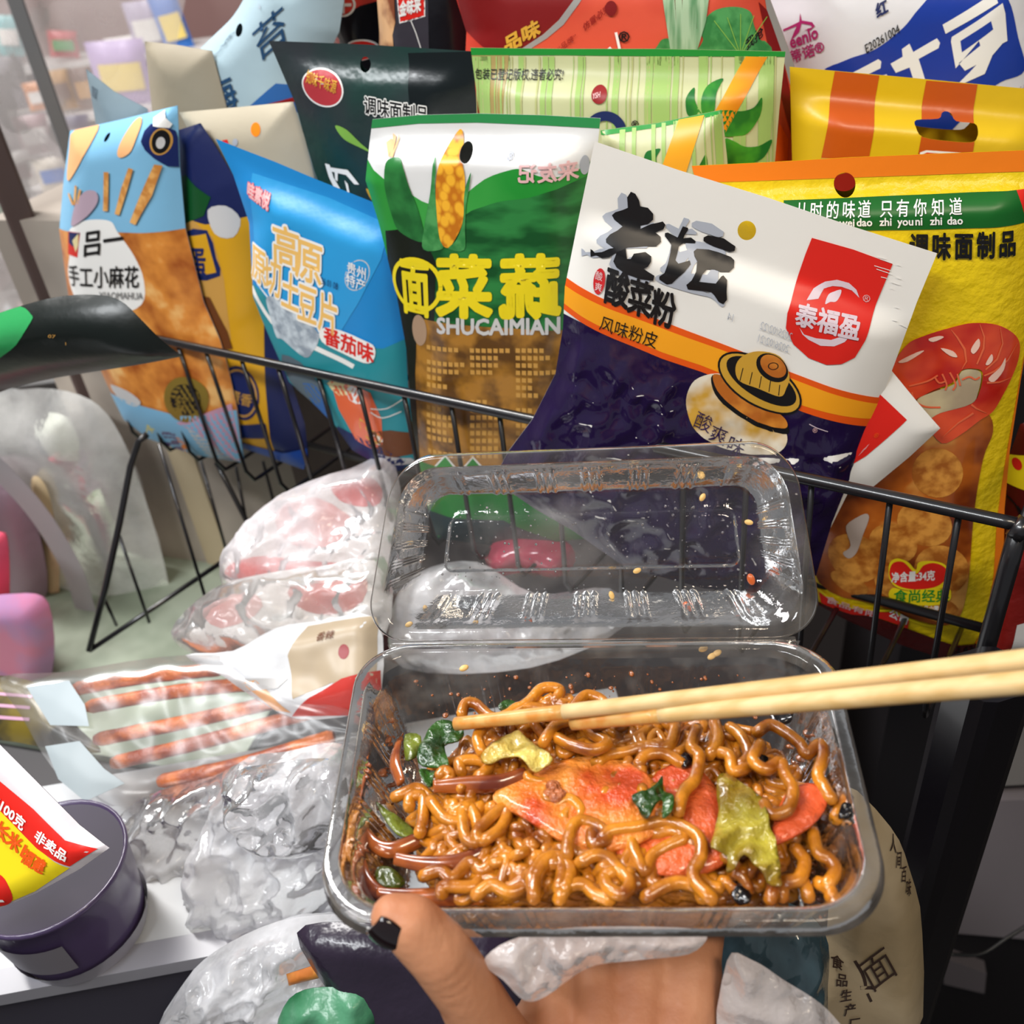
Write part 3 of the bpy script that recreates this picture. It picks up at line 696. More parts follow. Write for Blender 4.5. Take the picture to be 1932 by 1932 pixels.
b.zone(spline(C1("430,740 570,710 550,850 460,990 415,1000 420,850"), 4), peach, 'picture'); b.zone(spline(C1("780,690 820,665 840,720 820,830 760,870 740,830"), 4), peach, 'picture'); b.zone(spline(C1("870,780 900,690 1010,740 1030,950 930,880"), 2), navy, 'picture'); b.zone(circ(317, 262, 15, 25), tan, 'picture'); b.zone(circ(317, 262, 12, 22), black, 'picture'); b.zone(circ(317, 264, 6, 11), lgrey, 'picture')
b.zone(C1("900,660 950,620 1000,700 990,720 920,700"), white, 'picture')
tw = mat('print_twist', '#c9853f', .35, col2='#e8ad62', cscale=130)
for q, w in (("680,950 675,1170", 9), ("820,930 780,1050 740,1190", [9, 12, 9]), ("950,920 900,1080 830,1240", [12, 18, 12])): b.zone(stroke(C1(q), w), tw, 'picture')
b.zone(spline(C1("470,1230 500,1130 560,1060 620,1060 630,1120 570,1200 480,1260"), 4), mat('print_bowl', '#b79fae', .35), 'picture')
for q in ("440,1080 480,1140", "500,1030 490,1140", "530,1050 510,1130"): b.zone(stroke(C1(q), 5), tw, 'picture')
b.zone(C5("620,600 720,610 850,640 1000,680 1060,700 1400,700 1480,1050 1000,980 700,900 600,700"), sky, 'picture')
b.zone(C5("1060,740 1250,680 1330,660 1390,990 1300,960 1180,800"), mat('print_mauve', '#c99ab4', .35), 'picture'); b.zone(C5("960,800 1040,800 1060,940 940,900"), mat('print_violet', '#5c4a78', .35), 'picture')
b.zone(C5("880,760 920,790 850,870 835,860"), yel, 'picture'); b.zone(C5("1040,830 1090,850 1110,960 1060,950"), ora, 'picture'); b.zone(C5("1120,760 1240,850 1370,1000 1200,960"), lgrey, 'picture'); b.zone(spline(C5("660,540 780,560 860,620 820,650 700,610"), 3), lgrey, 'picture')
b.zone(circ(369, 741, 39, 44, 30, -20), mat('ink_seal_gold', '#9c8338', .3, metal=.4), 'seal'); b.zone(circ(369, 741, 27, 30, 30, -20), black, 'seal'); b.zone(C5("1010,590 1210,600 1210,650 1020,645"), MATS['ink_seal_gold'], 'seal'); b.text('手工小作', 341, 749, (14, 1), (0, -14), black, .02, 'seal', 14)
b.finish()

# blue potato crisp bag
bl = film('film_azure', '#1d86cb', .34, bump=.2, bs=25); bl2 = film('film_azure_light', '#2c9ad8', .34)
b = Bag('snack_bag', 'bright blue crisp bag with yellow-orange white-edged characters and a red flavour label', SNK,
        [(407, 262), (460, 283), (520, 306), (600, 340), (690, 376), (776, 412), (768, 500), (764, 606), (770, 725), (780, 821), (786, 872), (735, 896), (712, 876), (665, 848), (636, 806), (600, 768), (546, 720), (515, 650), (496, 606), (478, 560), (470, 420), (440, 330)], anc(640, .022), 26, bl, thick=.009, group=GR, seed=25, rad=80, wr=.0012, ridge=.0012,
        topflat=[((407, 262), (776, 412), 16)])
b.zone([(478, 325), (620, 372), (740, 425), (730, 480), (690, 560), (640, 640), (560, 640), (490, 560)], bl2, lvl=1)
b.zone(C2("-40,1600 60,1640 100,1680 300,1830 400,1880 760,1960 950,1900 980,2800 0,2800 -20,1800"), teal, lvl=2)
b.zone(stroke(spline([(475, 540), (520, 600), (600, 640), (680, 680)], 4, False), 9), white, lvl=3); b.zone(stroke(spline([(480, 520), (530, 565), (575, 590)], 4, False), 3), white, lvl=3)
og = mat('ink_golden', '#f0bf6a', **INK)
for ch, x, y in (('高', 528, 478), ('原', 571, 504)): b.text(ch, x, y, (54, 20), (2, -84), og, .018, 'title_lettering', 11, out=white, ow=.075)
for ch, x, y, s in (('原', 477, 515, 1), ('切', 509, 534, .98), ('土', 544, 560, .98), ('豆', 576, 583, 1), ('片', 614, 602, 1.04)): b.text(ch, x, y, (38 * s, 15 * s), (2, -76 * s), og, .018, 'title_lettering', 11, out=white, ow=.075)
b.text('哇素悦', 474, 362, (16, 8), (-1, -28), pink, .03, out=mat('ink_coral', '#e2606a', **INK), ow=.09)
b.zone(ring(688, 508, 20, 21.5, rot=20, k=1.4), lgrey, 'logo'); b.text('贵州', 670, 500, (18, 8), (1, -24), white, .01, 'logo'); b.text('特产', 668, 522, (18, 8), (1, -24), white, .01, 'logo')
b.text('2026 01 08', 612, 520, (9, 3.2), (1, -18), navy, 0)
b.text('番茄味', 625, 632, (31, 13), (0, -36), red, .03, 'flavour_label', 11); b.zone(spline([(618, 612), (640, 606), (700, 630), (719, 645), (717, 668), (700, 672), (650, 650), (622, 632)], 3), white, 'flavour_label', 9)
sv = mat('print_silver_grey', '#8f9aa6', .3, col2='#c9d3da', cscale=110)
b.zone(spline(C2("95,1690 130,1660 200,1680 280,1720 330,1780 400,1850 410,1900 380,1960 330,2000 200,1910 150,1900 120,1800"), 4), sv, 'picture', 5)   # chef's hat
for q, m_ in (("180,2000 300,2030 400,2160 380,2300 250,2220 180,2100", 'ink_slate'), ("300,2160 420,2200 460,2420 350,2320", 'ink_mid_blue'), ("470,2140 700,2200 760,2500 600,2480", 'print_shrimp_light'), ("560,2160 620,2170 650,2260 580,2240", 'ink_white'), ("700,2420 900,2460 910,2580 700,2540", 'ink_brown'), ("640,2340 690,2400 760,2460 720,2500 640,2420", 'ink_gold'), ("480,2420 760,2520 880,2640 700,2720 500,2560", 'ink_navy'), ("700,2440 760,2460 750,2500 690,2480", 'ink_white'), ("720,2560 900,2600 905,2640 760,2620", 'ink_pale_grey'), ("450,2150 540,2120 600,2190 520,2220", 'ink_cream')):
    b.zone(spline(C2(q), 2), MATS[m_], 'picture', 6)
b.zone(stroke(spline(C2("700,2310 760,2350 850,2330"), 3, False), 2), white, 'picture', 7); b.zone(stroke(spline(C2("700,2290 780,2300 860,2260"), 3, False), 2), white, 'picture', 7)
b.finish()

# white and purple noodle-skin bag with a copy behind it
pw = film('film_matt_white', '#e9e6e0', .42, bump=.04); pp = mat('film_shiny_purple', '#1f1139', .11, .5, coat=.4, bump=.25, bscale=40, stretch=(1.6, 1.6, .7))
b = Bag('snack_bag', 'white bag corner with part of a red emblem, behind the white and purple bag', SNK,
        [(1420, 560), (1600, 640), (1681, 698), (1732, 760), (1774, 808), (1716, 862), (1648, 918), (1600, 930), (1560, 1010), (1480, 980)], (1580, rly(1580), .510), 15, pw, thick=.004, group=GR, seed=26, rad=50)
b.zone(C4("800,800 950,915 1040,1000 1135,1090 1000,1210 860,1330 780,1380 500,1380"), red, 'logo'); b.text('®', 1646, 816, (12, -2), (2, -12), dora, 0, 'logo'); b.text('盈', 1618, 850, (10, -14), (16, -16), pink, .01, 'logo')
b.finish()
b = Bag('snack_bag', 'white and purple bag with black brush lettering and a red emblem, largest bag in front', SNK,
        [(1122, 267), (1280, 321), (1445, 372), (1610, 428), (1768, 478), (1730, 570), (1690, 680), (1650, 785), (1608, 890), (1570, 985), (1540, 1085), (1470, 1120), (1330, 1110), (1180, 1070), (1080, 1000), (1010, 960), (930, 905), (960, 850), (1005, 790), (1048, 705), (1062, 620), (1066, 540), (1092, 410)],
        (1330, rly(1330), .512), 15, pw, thick=.009, group=GR, seed=27, wr=.0012, rad=120, crum=.0050, cmask=lambda x, y: max(0, min(1, (y - (600 + (x - 1066) * .36)) / 60)) * (.35 if x > 1270 and y < 850 else 1), topflat=[((1122, 267), (1768, 478), 120)], holes=[circ(1409, 435, 17.5, 18.5, 28)])
b.zone([(1040, 585), (1100, 600), (1251, 660), (1323, 684), (1514, 760), (1640, 800), (1660, 830), (1560, 1140), (1300, 1140), (900, 960), (940, 700)], pp, 'pouch', 2)
b.zone([(1050, 516), (1130, 546), (1276, 600), (1396, 645), (1488, 685), (1670, 752), (1650, 806), (1514, 760), (1323, 684), (1251, 660), (1100, 600), (1040, 572)], dora, lvl=3)
b.zone([(1050, 532), (1130, 560), (1276, 613), (1396, 656), (1488, 696), (1670, 765), (1652, 790), (1514, 748), (1323, 672), (1251, 648), (1100, 588), (1040, 560)], mat('ink_amber', '#f2a01c', **INK), lvl=4)
C3 = lambda t: cr(960, 240, 3.578, t)
S = ["800,470 825,432 855,445 880,490 888,530 940,540 975,580 975,620 940,650 890,660 890,680 960,650 1010,640 1040,632 1058,655 1045,685 990,705 1025,730 1030,760 1000,780 920,775 870,775 810,775 770,790 740,800 690,835 640,845 600,830 562,845 560,795 575,800 590,815 640,805 690,780 720,775 668,745 665,725 690,700 740,680 770,660 715,620 697,590 720,570 770,555 805,540",
     "760,790 800,780 810,840 835,840 855,810 930,805 970,830 970,860 950,890 920,905 960,930 993,950 985,985 900,975 800,940 740,900 718,860 730,830 740,800",
     "1140,740 1175,665 1210,675 1210,690 1190,720 1180,745 1230,740 1262,765 1258,780 1180,775 1150,790 1140,830 1130,860 1150,880 1225,870 1232,890 1190,930 1150,960 1110,1000 1075,1008 1025,975 1025,955 1060,930 1080,880 1095,820 1100,780 1055,730 1055,710 1075,707 1110,725",
     "1315,740 1345,725 1400,735 1450,745 1500,780 1530,800 1525,830 1490,838 1440,820 1380,800 1340,780 1315,765",
     "1250,825 1270,812 1350,820 1420,840 1500,870 1522,890 1520,930 1490,950 1430,945 1390,930 1340,925 1310,950 1290,990 1360,1000 1400,1005 1435,970 1450,965 1475,990 1472,1060 1475,1110 1450,1140 1420,1125 1390,1080 1370,1060 1300,1050 1215,1040 1205,1010 1240,980 1270,930 1275,880 1255,850"]
for i, q in enumerate(S):
    dx, dy = ((-18, 2), (-8, 6), (2, -16), (-22, -27), (-16, -14))[i]
    b.zone([(x + dx, y + dy) for x, y in C3(q)], grey, 'title_lettering', 4)
b.zone(spline(C3("1010,950 1150,930 1250,1010 1300,1050 1400,1090 1460,1130 1440,1160 1370,1100 1250,1070 1030,1000"), 3), grey, 'title_lettering', 4)
for q in S: b.zone(C3(q), black, 'title_lettering', 8)
b.zone(circ(1134, 519, 11, 24, 20, 8), mat('ink_seal_red', '#c8282c', **INK), 'logo', 6); b.text('酸', 1126, 514, (14, 3), (2, -17), pink, .01, 'logo', 9); b.text('爽', 1125, 534, (14, 3), (2, -17), pink, .01, 'logo', 9)
for i, ch in enumerate('酸菜粉'): b.text(ch, 1142 + 43 * i, 549 + 18.5 * i, (46, 14), (9, -70), black, .03)
for i, ch in enumerate('风味粉皮'): b.text(ch, 1133 + 27 * i, 605 + 8.6 * i, (27, 9), (7, -31), black, 0)
for i, tx in enumerate(('2025/02/22', '2026/02/21')): b.text(tx, 1492 - 6 * i, 626 + 23 * i, (-13, -5), (4, -21), grey, -.012)
b.text('14', 1385, 592, (-13, -5), (4, -21), grey, -.012)
b.zone(C4("500,-114 780,-35 1045,62 950,290 850,530 780,640 690,680 590,685 470,640 370,550 320,440 330,340 400,160 455,0"), red, 'emblem', 3)
mist = mat('ink_mist', '#d8c6cf', **INK)
b.zone(C4("460,275 510,220 590,180 670,168 750,190 800,235 820,290 770,240 700,215 640,210 580,225 540,275"), mist, 'emblem', 5); b.zone(C4("410,435 440,480 520,505 620,515 700,490 755,480 710,530 640,558 550,555 470,515 430,480"), mist, 'emblem', 5)
b.zone(spline(C4("585,305 610,260 650,245 697,235 690,270 660,300 620,298"), 3), mist, 'emblem', 5); b.text('泰福盈', 1496, 592, (40.5, 10.5), (9, -41), mist, .03, 'emblem', 9); b.text('®', 1626, 566, (19, 5), (4, -18), pink, 0, 'emblem', 9)
for q in "940,10 1000,25|960,28 1040,55|920,72 1030,105|935,95 1040,130|965,148 1005,158|1070,62 1095,70|1070,150 1100,160|1030,180 1095,200|1030,222 1045,228|1040,430 1075,440|1090,460 1145,490|1060,350 1085,357".split('|'): b.zone(stroke(C4(q), 1.2), white, 'emblem', 7, L=40)
# pickle jar picture
jb = mat('print_jar_body', '#c99a3a', .3, col2='#e6dcc8', cscale=45); jo = mat('print_jar_gold', '#c99a34', .3); jbrown = mat('print_jar_amber', '#b5641f', .3, col2='#d98c34', cscale=60)
b.zone(spline([(1300, 720), (1320, 695), (1370, 690), (1440, 740), (1478, 790), (1483, 815), (1465, 835), (1420, 838), (1360, 825), (1315, 795), (1297, 755)], 4), jb, 'jar_picture', 6)
b.zone(spline([(1345, 690), (1385, 705), (1440, 745), (1480, 775), (1484, 800), (1440, 792), (1385, 760), (1350, 725)], 4), black, 'jar_picture', 7); b.zone(spline([(1348, 688), (1388, 703), (1442, 743), (1480, 772), (1480, 790), (1440, 783), (1388, 752), (1354, 718)], 4), jbrown, 'jar_picture', 8)
b.zone(circ(1433, 705, 88, 43, 36, 32), black, 'jar_picture', 9); b.zone(circ(1433, 705, 84, 39, 36, 32), jo, 'jar_picture', 10); b.zone(circ(1436, 701, 74, 31, 36, 32), black, 'jar_picture', 11)
b.zone(spline([(1388, 675), (1400, 655), (1430, 645), (1470, 655), (1488, 690), (1482, 715), (1470, 730), (1430, 715), (1395, 700)], 4), jo, 'jar_picture', 12)
b.zone(circ(1456, 676, 33, 23, 28, 38), black, 'jar_picture', 13); b.zone(circ(1458, 673, 27, 18, 28, 38), jbrown, 'jar_picture', 14); b.zone(ring(1458, 673, 8, 10, k=.7), black, 'jar_picture', 15)
for k in range(5): b.zone(stroke([(1402 + 17 * k, 676 + 8 * k), (1396 + 18 * k, 700 + 7 * k)], 1.6), black, 'jar_picture', 13)
for ch, x, y in (('酸', 1308, 782), ('爽', 1336, 806), ('味', 1368, 828)): b.text(ch, x, y, (32, 15), (12, -34), purple, -.005, 'jar_picture', 12)
b.text('®', 1530, 797, (12, 4), (3, -12), pink, 0, 'pouch', 6)
b.zone(stroke(spline([(1525, 782), (1540, 790), (1560, 798)], 3, False), 1.5), mist, lvl=6)
b.finish()

# curled dark green bag tip in front of the basket, left
tipm = film('film_tip_dark', '#0a120f', .34, bump=.25, bs=30); tipg = film('film_tip_green', '#2f9152', .22, bump=.3, bs=30)
b = Bag('snack_bag', 'dark green glossy bag with a curled top, poking in at the left edge', SNK,
        spline([(-60, 600), (0, 582), (60, 562), (130, 545), (200, 541), (250, 550), (290, 580), (325, 620), (357, 662)], 4, False) + spline([(357, 662), (280, 682), (190, 702), (90, 725), (0, 753), (-60, 775)], 4, False)[1:],
        (180, 640, .60), 20, tipm, thick=.012, seed=30, rad=60, wr=.0012, bend=lambda x, y: .035 * math.sin(max(0, min(1, (760 - y) / 220)) * 2.0) - .02)
b.zone(spline(C5("-200,120 0,80 200,60 300,80 320,110 250,230 120,330 0,440 -200,520"), 3), tipg, 'picture', 2); b.text('07', 145, 600, (14, 1), (1, -9), tan, 0); b.text('1', 172, 616, (14, -3), (1, -9), tan, 0)
b.finish()
# ================================================================= wire basket
PL = dep(300, 640, .72); PR = dep(1900, 985, .415)
bt = (PR - PL); bt.z = 0; bt.normalize(); bn = Vector((bt.y, -bt.x, 0))      # bn faces the camera
wire_m = mat('black_coated_wire', '#141316', .3, .5, coat=.4)
basket = empty('wire_basket', (PL + PR) / 2 - Vector((0, 0, .12)), 'black coated wire basket full of snack bags, its front rail crossing the picture', 'basket')
def onb(px, py, off=0): return onplane(px, py, PL + bn * off, bn)
zr = (PL.z + PR.z) / 2
def railpt(px, off=0):
    p = onb(px, rly(px), off); return p
mb = MB(); mb.tube([railpt(x) for x in range(150, 1931, 60)] + [railpt(1932)], .0032, 10); mb.build('front_rail', wire_m, basket)
W = [((186, 702), (245, 821)), ((243, 691), (298, 838)), ((285, 677), (359, 858)), ((334, 669), (411, 874)), ((387, 654), (470, 896)), ((454, 669), (536, 917)), ((523, 682), (604, 937)), ((599, 705), (679, 962)), ((675, 719), (745, 985)), ((761, 739), (815, 1010)), ((851, 762), (892, 1020)), ((942, 785), (975, 1030)), ((1046, 815), (1062, 1060)), ((1165, 836), (1170, 1090)), ((1290, 858), (1285, 1120)), ((1410, 885), (1398, 1160)), ((1532, 912), (1520, 1200)), ((1680, 948), (1655, 1240)), ((1810, 975), (1768, 1290))]
bz = PL.z - .118
for i, (a, q) in enumerate(W):
    A = railpt(a[0], -.003); B = onb(q[0], q[1], -.003)
    if i: A.z = railpt(a[0]).z - .002
    B = Vector((A.x + (B - A).dot(bt) * bt.x * .6, A.y + (B - A).dot(bt) * bt.y * .6, bz + .012))
    C_ = B - Vector((0, 0, .012)) - bn * .012
    D_ = C_ - bn * (.14 if i > 3 else .05) 
    mb = MB(); mb.tube([A, (A + B) / 2, B, B * .3 + C_ * .7 + bn * .003 - Vector((0, 0, .003)), C_, D_], .0016, 8); mb.build('wire', wire_m, basket)
# back rail, side rails and the floor rods
mb = MB(); e0 = railpt(150); e1 = railpt(1932)
mb.tube([e0, e0 - bn * .10, e0 - bn * .19], .003, 8); mb.build('side_rail', wire_m, basket)
mb = MB(); mb.tube([e1, e1 - bn * .10, e1 - bn * .22], .003, 8); mb.build('side_rail', wire_m, basket)
mb = MB(); mb.tube([e0 - bn * .19 - Vector((0, 0, .118)), e1 - bn * .22 - Vector((0, 0, .118))], .003, 8); mb.build('floor_rod', wire_m, basket)
mb = MB(); mb.tube([e0 - bn * .07 - Vector((0, 0, .121)), e1 - bn * .07 - Vector((0, 0, .121))], .003, 8); mb.build('floor_rod', wire_m, basket)
def legs(name, pts, r):
    mb = MB(); mb.tube([dep(*p) for p in pts], r, 8); mb.build(name, wire_m, basket)
legs('stand_leg', [(278, 819, .745), (262, 832, .745), (246, 880, .75), (226, 985, .755), (200, 1105, .765), (168, 1228, .775)], .0026)
legs('stand_leg', [(408, 873, .80), (425, 905, .80), (474, 1000, .81), (520, 1090, .83)], .0022)
legs('stand_rod', [(168, 1228, .775), (300, 1140, .80), (440, 1046, .83)], .0022)
for p0, p1, d0 in (((300, 838), (388, 1130), .74), ((225, 1010), (282, 1175), .77), ((195, 1125), (220, 1180), .77), ((378, 866), (430, 1050), .84), ((445, 880), (470, 1010), .86), ((496, 870), (525, 980), .86)):
    legs('stand_wire', [(p0[0], p0[1], d0), (p1[0], p1[1], d0 + .02)], .0014)
legs('corner_leg', [(1924, 990, .413), (1905, 1060, .420), (1862, 1215, .445), (1822, 1340, .475)], .0042)
legs('corner_cap', [(1912, 990, .411), (1936, 1004, .41)], .0055)

# ================================================================= takeaway box
ZR = 1.13
TC = [ht(680, 1214, ZR), ht(1566, 1205, ZR), ht(1694, 1738, ZR), ht(588, 1742, ZR)]
TW, TD = 185.0, 124.0
def T(x, y, z):
    s, t = x / TW, y / TD
    return (TC[0] * (1 - s) + TC[1] * s) * (1 - t) + (TC[3] * (1 - s) + TC[2] * s) * t + Vector((0, 0, z / 1000))
def rring(W_, D_, ins, r, n=560, rib=None, y0=0):
    """points of a rounded rectangle inset by ins (mm), one every equal step"""
    x0, x1, ya, yb = ins, W_ - ins, y0 + ins, y0 + D_ - ins
    r = max(4, r - ins * .55)
    segs = [('l', (x0 + r, ya), (x1 - r, ya), (0, 1)), ('a', (x1 - r, ya + r), -90), ('l', (x1, ya + r), (x1, yb - r), (-1, 0)), ('a', (x1 - r, yb - r), 0),
            ('l', (x1 - r, yb), (x0 + r, yb), (0, -1)), ('a', (x0 + r, yb - r), 90), ('l', (x0, yb - r), (x0, ya + r), (1, 0)), ('a', (x0 + r, ya + r), 180)]
    out = []
    ln = [170, 20, 110, 20, 170, 20, 110, 20]; tot = sum(ln)
    for sg, l in zip(segs, ln):
        k = int(n * l / tot)
        for i in range(k):
            f = i / k
            if sg[0] == 'l':
                p = (sg[1][0] + (sg[2][0] - sg[1][0]) * f, sg[1][1] + (sg[2][1] - sg[1][1]) * f); nn = sg[3]
                if rib:
                    q = (f * l + 4) % 27.0
                    if 4 < q < 17.5: o = rib * max(0, math.sin(2 * math.pi * (q - 4) / 4.5)) * min(1, min(f, 1 - f) * 12)
                    else: o = 0
                    p = (p[0] + nn[0] * o, p[1] + nn[1] * o)
            else:
                a = math.radians(sg[2] + 90 * f); p = (sg[1][0] + r * math.cos(a), sg[1][1] + r * math.sin(a))
                if rib and 0: pass
            out.append(p)
    return out
def shell(prof, W_, D_, r, f):
    V = []; F = []; n = None
    for ins, z, rb in prof:
        R_ = rring(W_, D_, ins, r, 560, rb); n = len(R_)
        V += [f(x, y, z) for x, y in R_]
    for i in range(len(prof) - 1):
        for j in range(n): F.append([i * n + j, i * n + (j + 1) % n, (i + 1) * n + (j + 1) % n, (i + 1) * n + j])
    c = len(V); V.append(f(W_ / 2, D_ / 2, prof[-1][1]))
    b = (len(prof) - 1) * n
    F += [[b + j, b + (j + 1) % n, c] for j in range(n)]
    return V, F
clr = clear('clear_box_plastic', '#fbfbfb', .025, '#efece6', 1.7, .05, 55, (.5, .72), .16, .12, 70)
clid = clear('clear_lid_plastic', '#fbfbfb', .03, '#efe9e6', 1.7, .05, 30, (.5, .8), .22, .12, 90)
rimm = clear('clear_rim_plastic', '#f8f8f8', .05, '#efe6da', 1.5, .06, 60, (.45, .75), .16, .06, 80)
box = empty('takeaway_box', T(92, 62, -46), 'open clear plastic takeaway box of fried noodles, held by the hand', 'food container')
tray_prof = [(-1.2, -6, 0), (-.8, -3, 0), (0, -.4, 0), (1, 0, 0), (4.5, 0, 0), (5.5, -.8, 0), (6.5, -3.5, 0), (8, -5, 0), (9, -8, .8), (12, -18, 1.3), (16, -31, 1.3), (18.5, -38, .8), (20, -41, 0), (23, -43.5, 0), (30, -44, 0), (32, -43, 0), (36, -43, 0)]
V, F = shell(tray_prof, TW, TD, 24, T)
tray = meshobj('tray', V, F, [clr, rimm], box)
nr = len(rring(TW, TD, 0, 24)); tray.data.polygons.foreach_set('material_index', [1 if i < nr * 6 else 0 for i in range(len(tray.data.polygons))])
# lid, hinged at the back edge and leaning back
la = math.radians(122); ht_ = (TC[1] - TC[0]).normalized(); lv = Vector((0, 0, 1)).cross(ht_) * -math.cos(la) + Vector((0, 0, 1)) * math.sin(la)
ln = ht_.cross(lv).normalized()
if ln.dot(CAM - TC[0]) < 0: ln = -ln            # ln faces the camera; the lid bulges away from it
hz = TC[0] + Vector((0, 0, .0015))
LC = [onplane(x, y, hz, ln) for x, y in ((744, 864), (1494, 834), (1556, 1203), (686, 1211))]
LD = ((LC[0] - LC[3]).length + (LC[1] - LC[2]).length) / 2 * 1000
def LT(x, y, z):
    s, t = x / TW, y / LD
    return (LC[0] * (1 - s) + LC[1] * s) * (1 - t) + (LC[3] * (1 - s) + LC[2] * s) * t + ln * (z / 1000)
lid_prof = [(-1, -5, 0), (-.6, -2, 0), (0, -.3, 0), (1, 0, 0), (4, 0, 0), (5, -.8, 0), (6, -3, 0), (7.5, -4.5, 0), (9, -7, .9), (13, -13, 1.4), (16.5, -17.5, 1.4), (17.5, -18.6, .4), (19, -19, 0), (26, -19, 0), (27, -18.4, 0), (28.2, -16.8, 0), (29.5, -16.5, 0)]
V, F = shell(lid_prof, TW, LD, 19, LT)
lid = meshobj('lid', V, F, [clid, rimm], box)
lid.data.polygons.foreach_set('material_index', [1 if i < nr * 6 else 0 for i in range(len(lid.data.polygons))])
V = []; F = []
for i in range(25):
    s = .06 + .88 * i / 24
    a = LT(s * TW, LD - .5, -.5); c = T(s * TW, .5, -.5); m_ = (a + c) / 2 + Vector((0, -.001, -.003))
    V += [a, m_, c]
for i in range(24): F += [[i * 3, i * 3 + 1, i * 3 + 4, i * 3 + 3], [i * 3 + 1, i * 3 + 2, i * 3 + 5, i * 3 + 4]]
meshobj('hinge', V, F, rimm, box)

# ---- noodles ---------------------------------------------------------------------
nood = mat('noodle_soy', '#7a3a08', .25, .5, coat=.6, col2='#c67c1c', cscale=85, pos=(.30, .62), bump=.18, bscale=420)
def heap(x, y):
    u = (x - 98) / 84; v = (y - 72) / 56
    d = math.sqrt(u * u + v * v)
    h = -7 - 24 * max(0, d - .45) ** 1.6
    if x < 45: h -= (45 - x) * .32
    h += 8 * math.exp(-((x - 78) ** 2 / 500 + (y - 32) ** 2 / 250)) + 3.0 * noise.noise(Vector((x * .045, y * .045, 1)))
    return max(h, -38)
rn = random.Random(11)
nb = MB()
def strand(x, y, a, ln_, dz, amp, per):
    pts = []; ph = rn.random() * 6; s = 0; st = 1.5; curl = rn.uniform(-.03, .03)
    tw = rn.uniform(0, math.pi)
    while s < ln_:
        curl += rn.uniform(-.012, .012); curl *= .97; a += curl
        ex = ((x - 97) / 72) ** 2 + ((y - 72) / 43) ** 2
        if ex > .85:
            t = math.atan2(72 - y, 97 - x); da = (t - a + math.pi) % (2 * math.pi) - math.pi; a += da * .10
        x += math.cos(a) * st * .62; y += math.sin(a) * st * .62; s += st
        w = math.sin(ph + s * 2 * math.pi / per) * amp; tw += rn.uniform(-.08, .08)
        ox = -math.sin(a) * w * math.cos(tw); oy = math.cos(a) * w * math.cos(tw)
        px = min(max(x + ox, 19), 169); py = min(max(y + oy, 17), 107)
        pts.append(T(px, py, max(heap(px, py) - dz + w * math.sin(tw) * .55, -41)))
    return pts
for k in range(250):
    lay = k % 5
    u = rn.uniform(-1, 1); v = math.sqrt(rn.random()) * rn.choice([-1, 1]) * math.sqrt(max(0, 1 - u * u))
    nb.tube(strand(97 + 68 * u, 72 + 38 * v, rn.uniform(0, 6.28), rn.uniform(70, 170), (0, 3, 7, 12, 18)[lay] + rn.uniform(-1, 2), rn.uniform(2.6, 5), rn.uniform(11, 19)), rn.uniform(.0018, .0023), 7)
def hero(pts, z, r=1.8, zz=0):
    r *= 1.22
    q = spline([(p[0], p[1]) for p in pts], 7, False); k = len(q)
    nb.tube([ht(x, y, ZR + (z + zz * math.sin(i * .22) + (0 if 0 < i < k - 1 else -2)) / 1000) for i, (x, y) in enumerate(q)], r / 1000, 8)
c3 = lambda t: cr(1000, 1100, 2.76, t); c2 = lambda t: cr(480, 1292, 3.019, t)
for t, z in (("370,1340 420,1290 560,1270 700,1240 800,1270 880,1330 890,1420 850,1500 870,1570 950,1650", -2), ("190,1430 210,1300 260,1240 360,1270 400,1330 330,1360 320,1300", -2), ("520,1330 560,1440 600,1500 640,1420 720,1370 800,1330 740,1290 640,1310", -4),
             ("20,1650 30,1540 90,1450 150,1440 170,1500 150,1600", -3), ("150,1650 200,1580 280,1570 340,1620 420,1650", -4), ("260,1460 330,1420 400,1430 460,1490 520,1560 480,1620 410,1590 390,1530 440,1500", -2), ("600,1640 680,1590 780,1560 870,1590 900,1640", -4),
             ("1200,840 1160,920 1230,970 1300,930 1330,1000 1370,1080 1340,1180 1260,1200 1220,1150", 1), ("1180,780 1260,740 1400,830 1440,890 1510,840 1530,900 1500,1000 1530,1060 1570,1130", -2), ("760,740 720,850 600,850 500,880 400,900 340,940", -3),
             ("870,760 840,850 880,900 860,1020 800,1090 770,1200", 0), ("560,960 600,900 700,890 800,950", -3), ("980,880 1040,900 1060,980 1140,950 1200,860", -3), ("1470,1290 1500,1400 1560,1440 1590,1500 1540,1580", -8), ("1320,1560 1400,1540 1430,1450 1380,1380", -8), ("1590,1230 1610,1180 1650,1120", -6), ("1250,1650 1270,1560 1230,1480", -8), ("1310,1640 1330,1560 1420,1560 1450,1640", -10), ("1500,1560 1560,1600 1570,1640", -10), ("1040,750 1100,800 1140,900 1080,960", -3), ("960,720 980,820 930,900", -3), ("620,760 560,800 440,840 360,930", -5)):
    hero(c3(t), z, 1.9, .6)
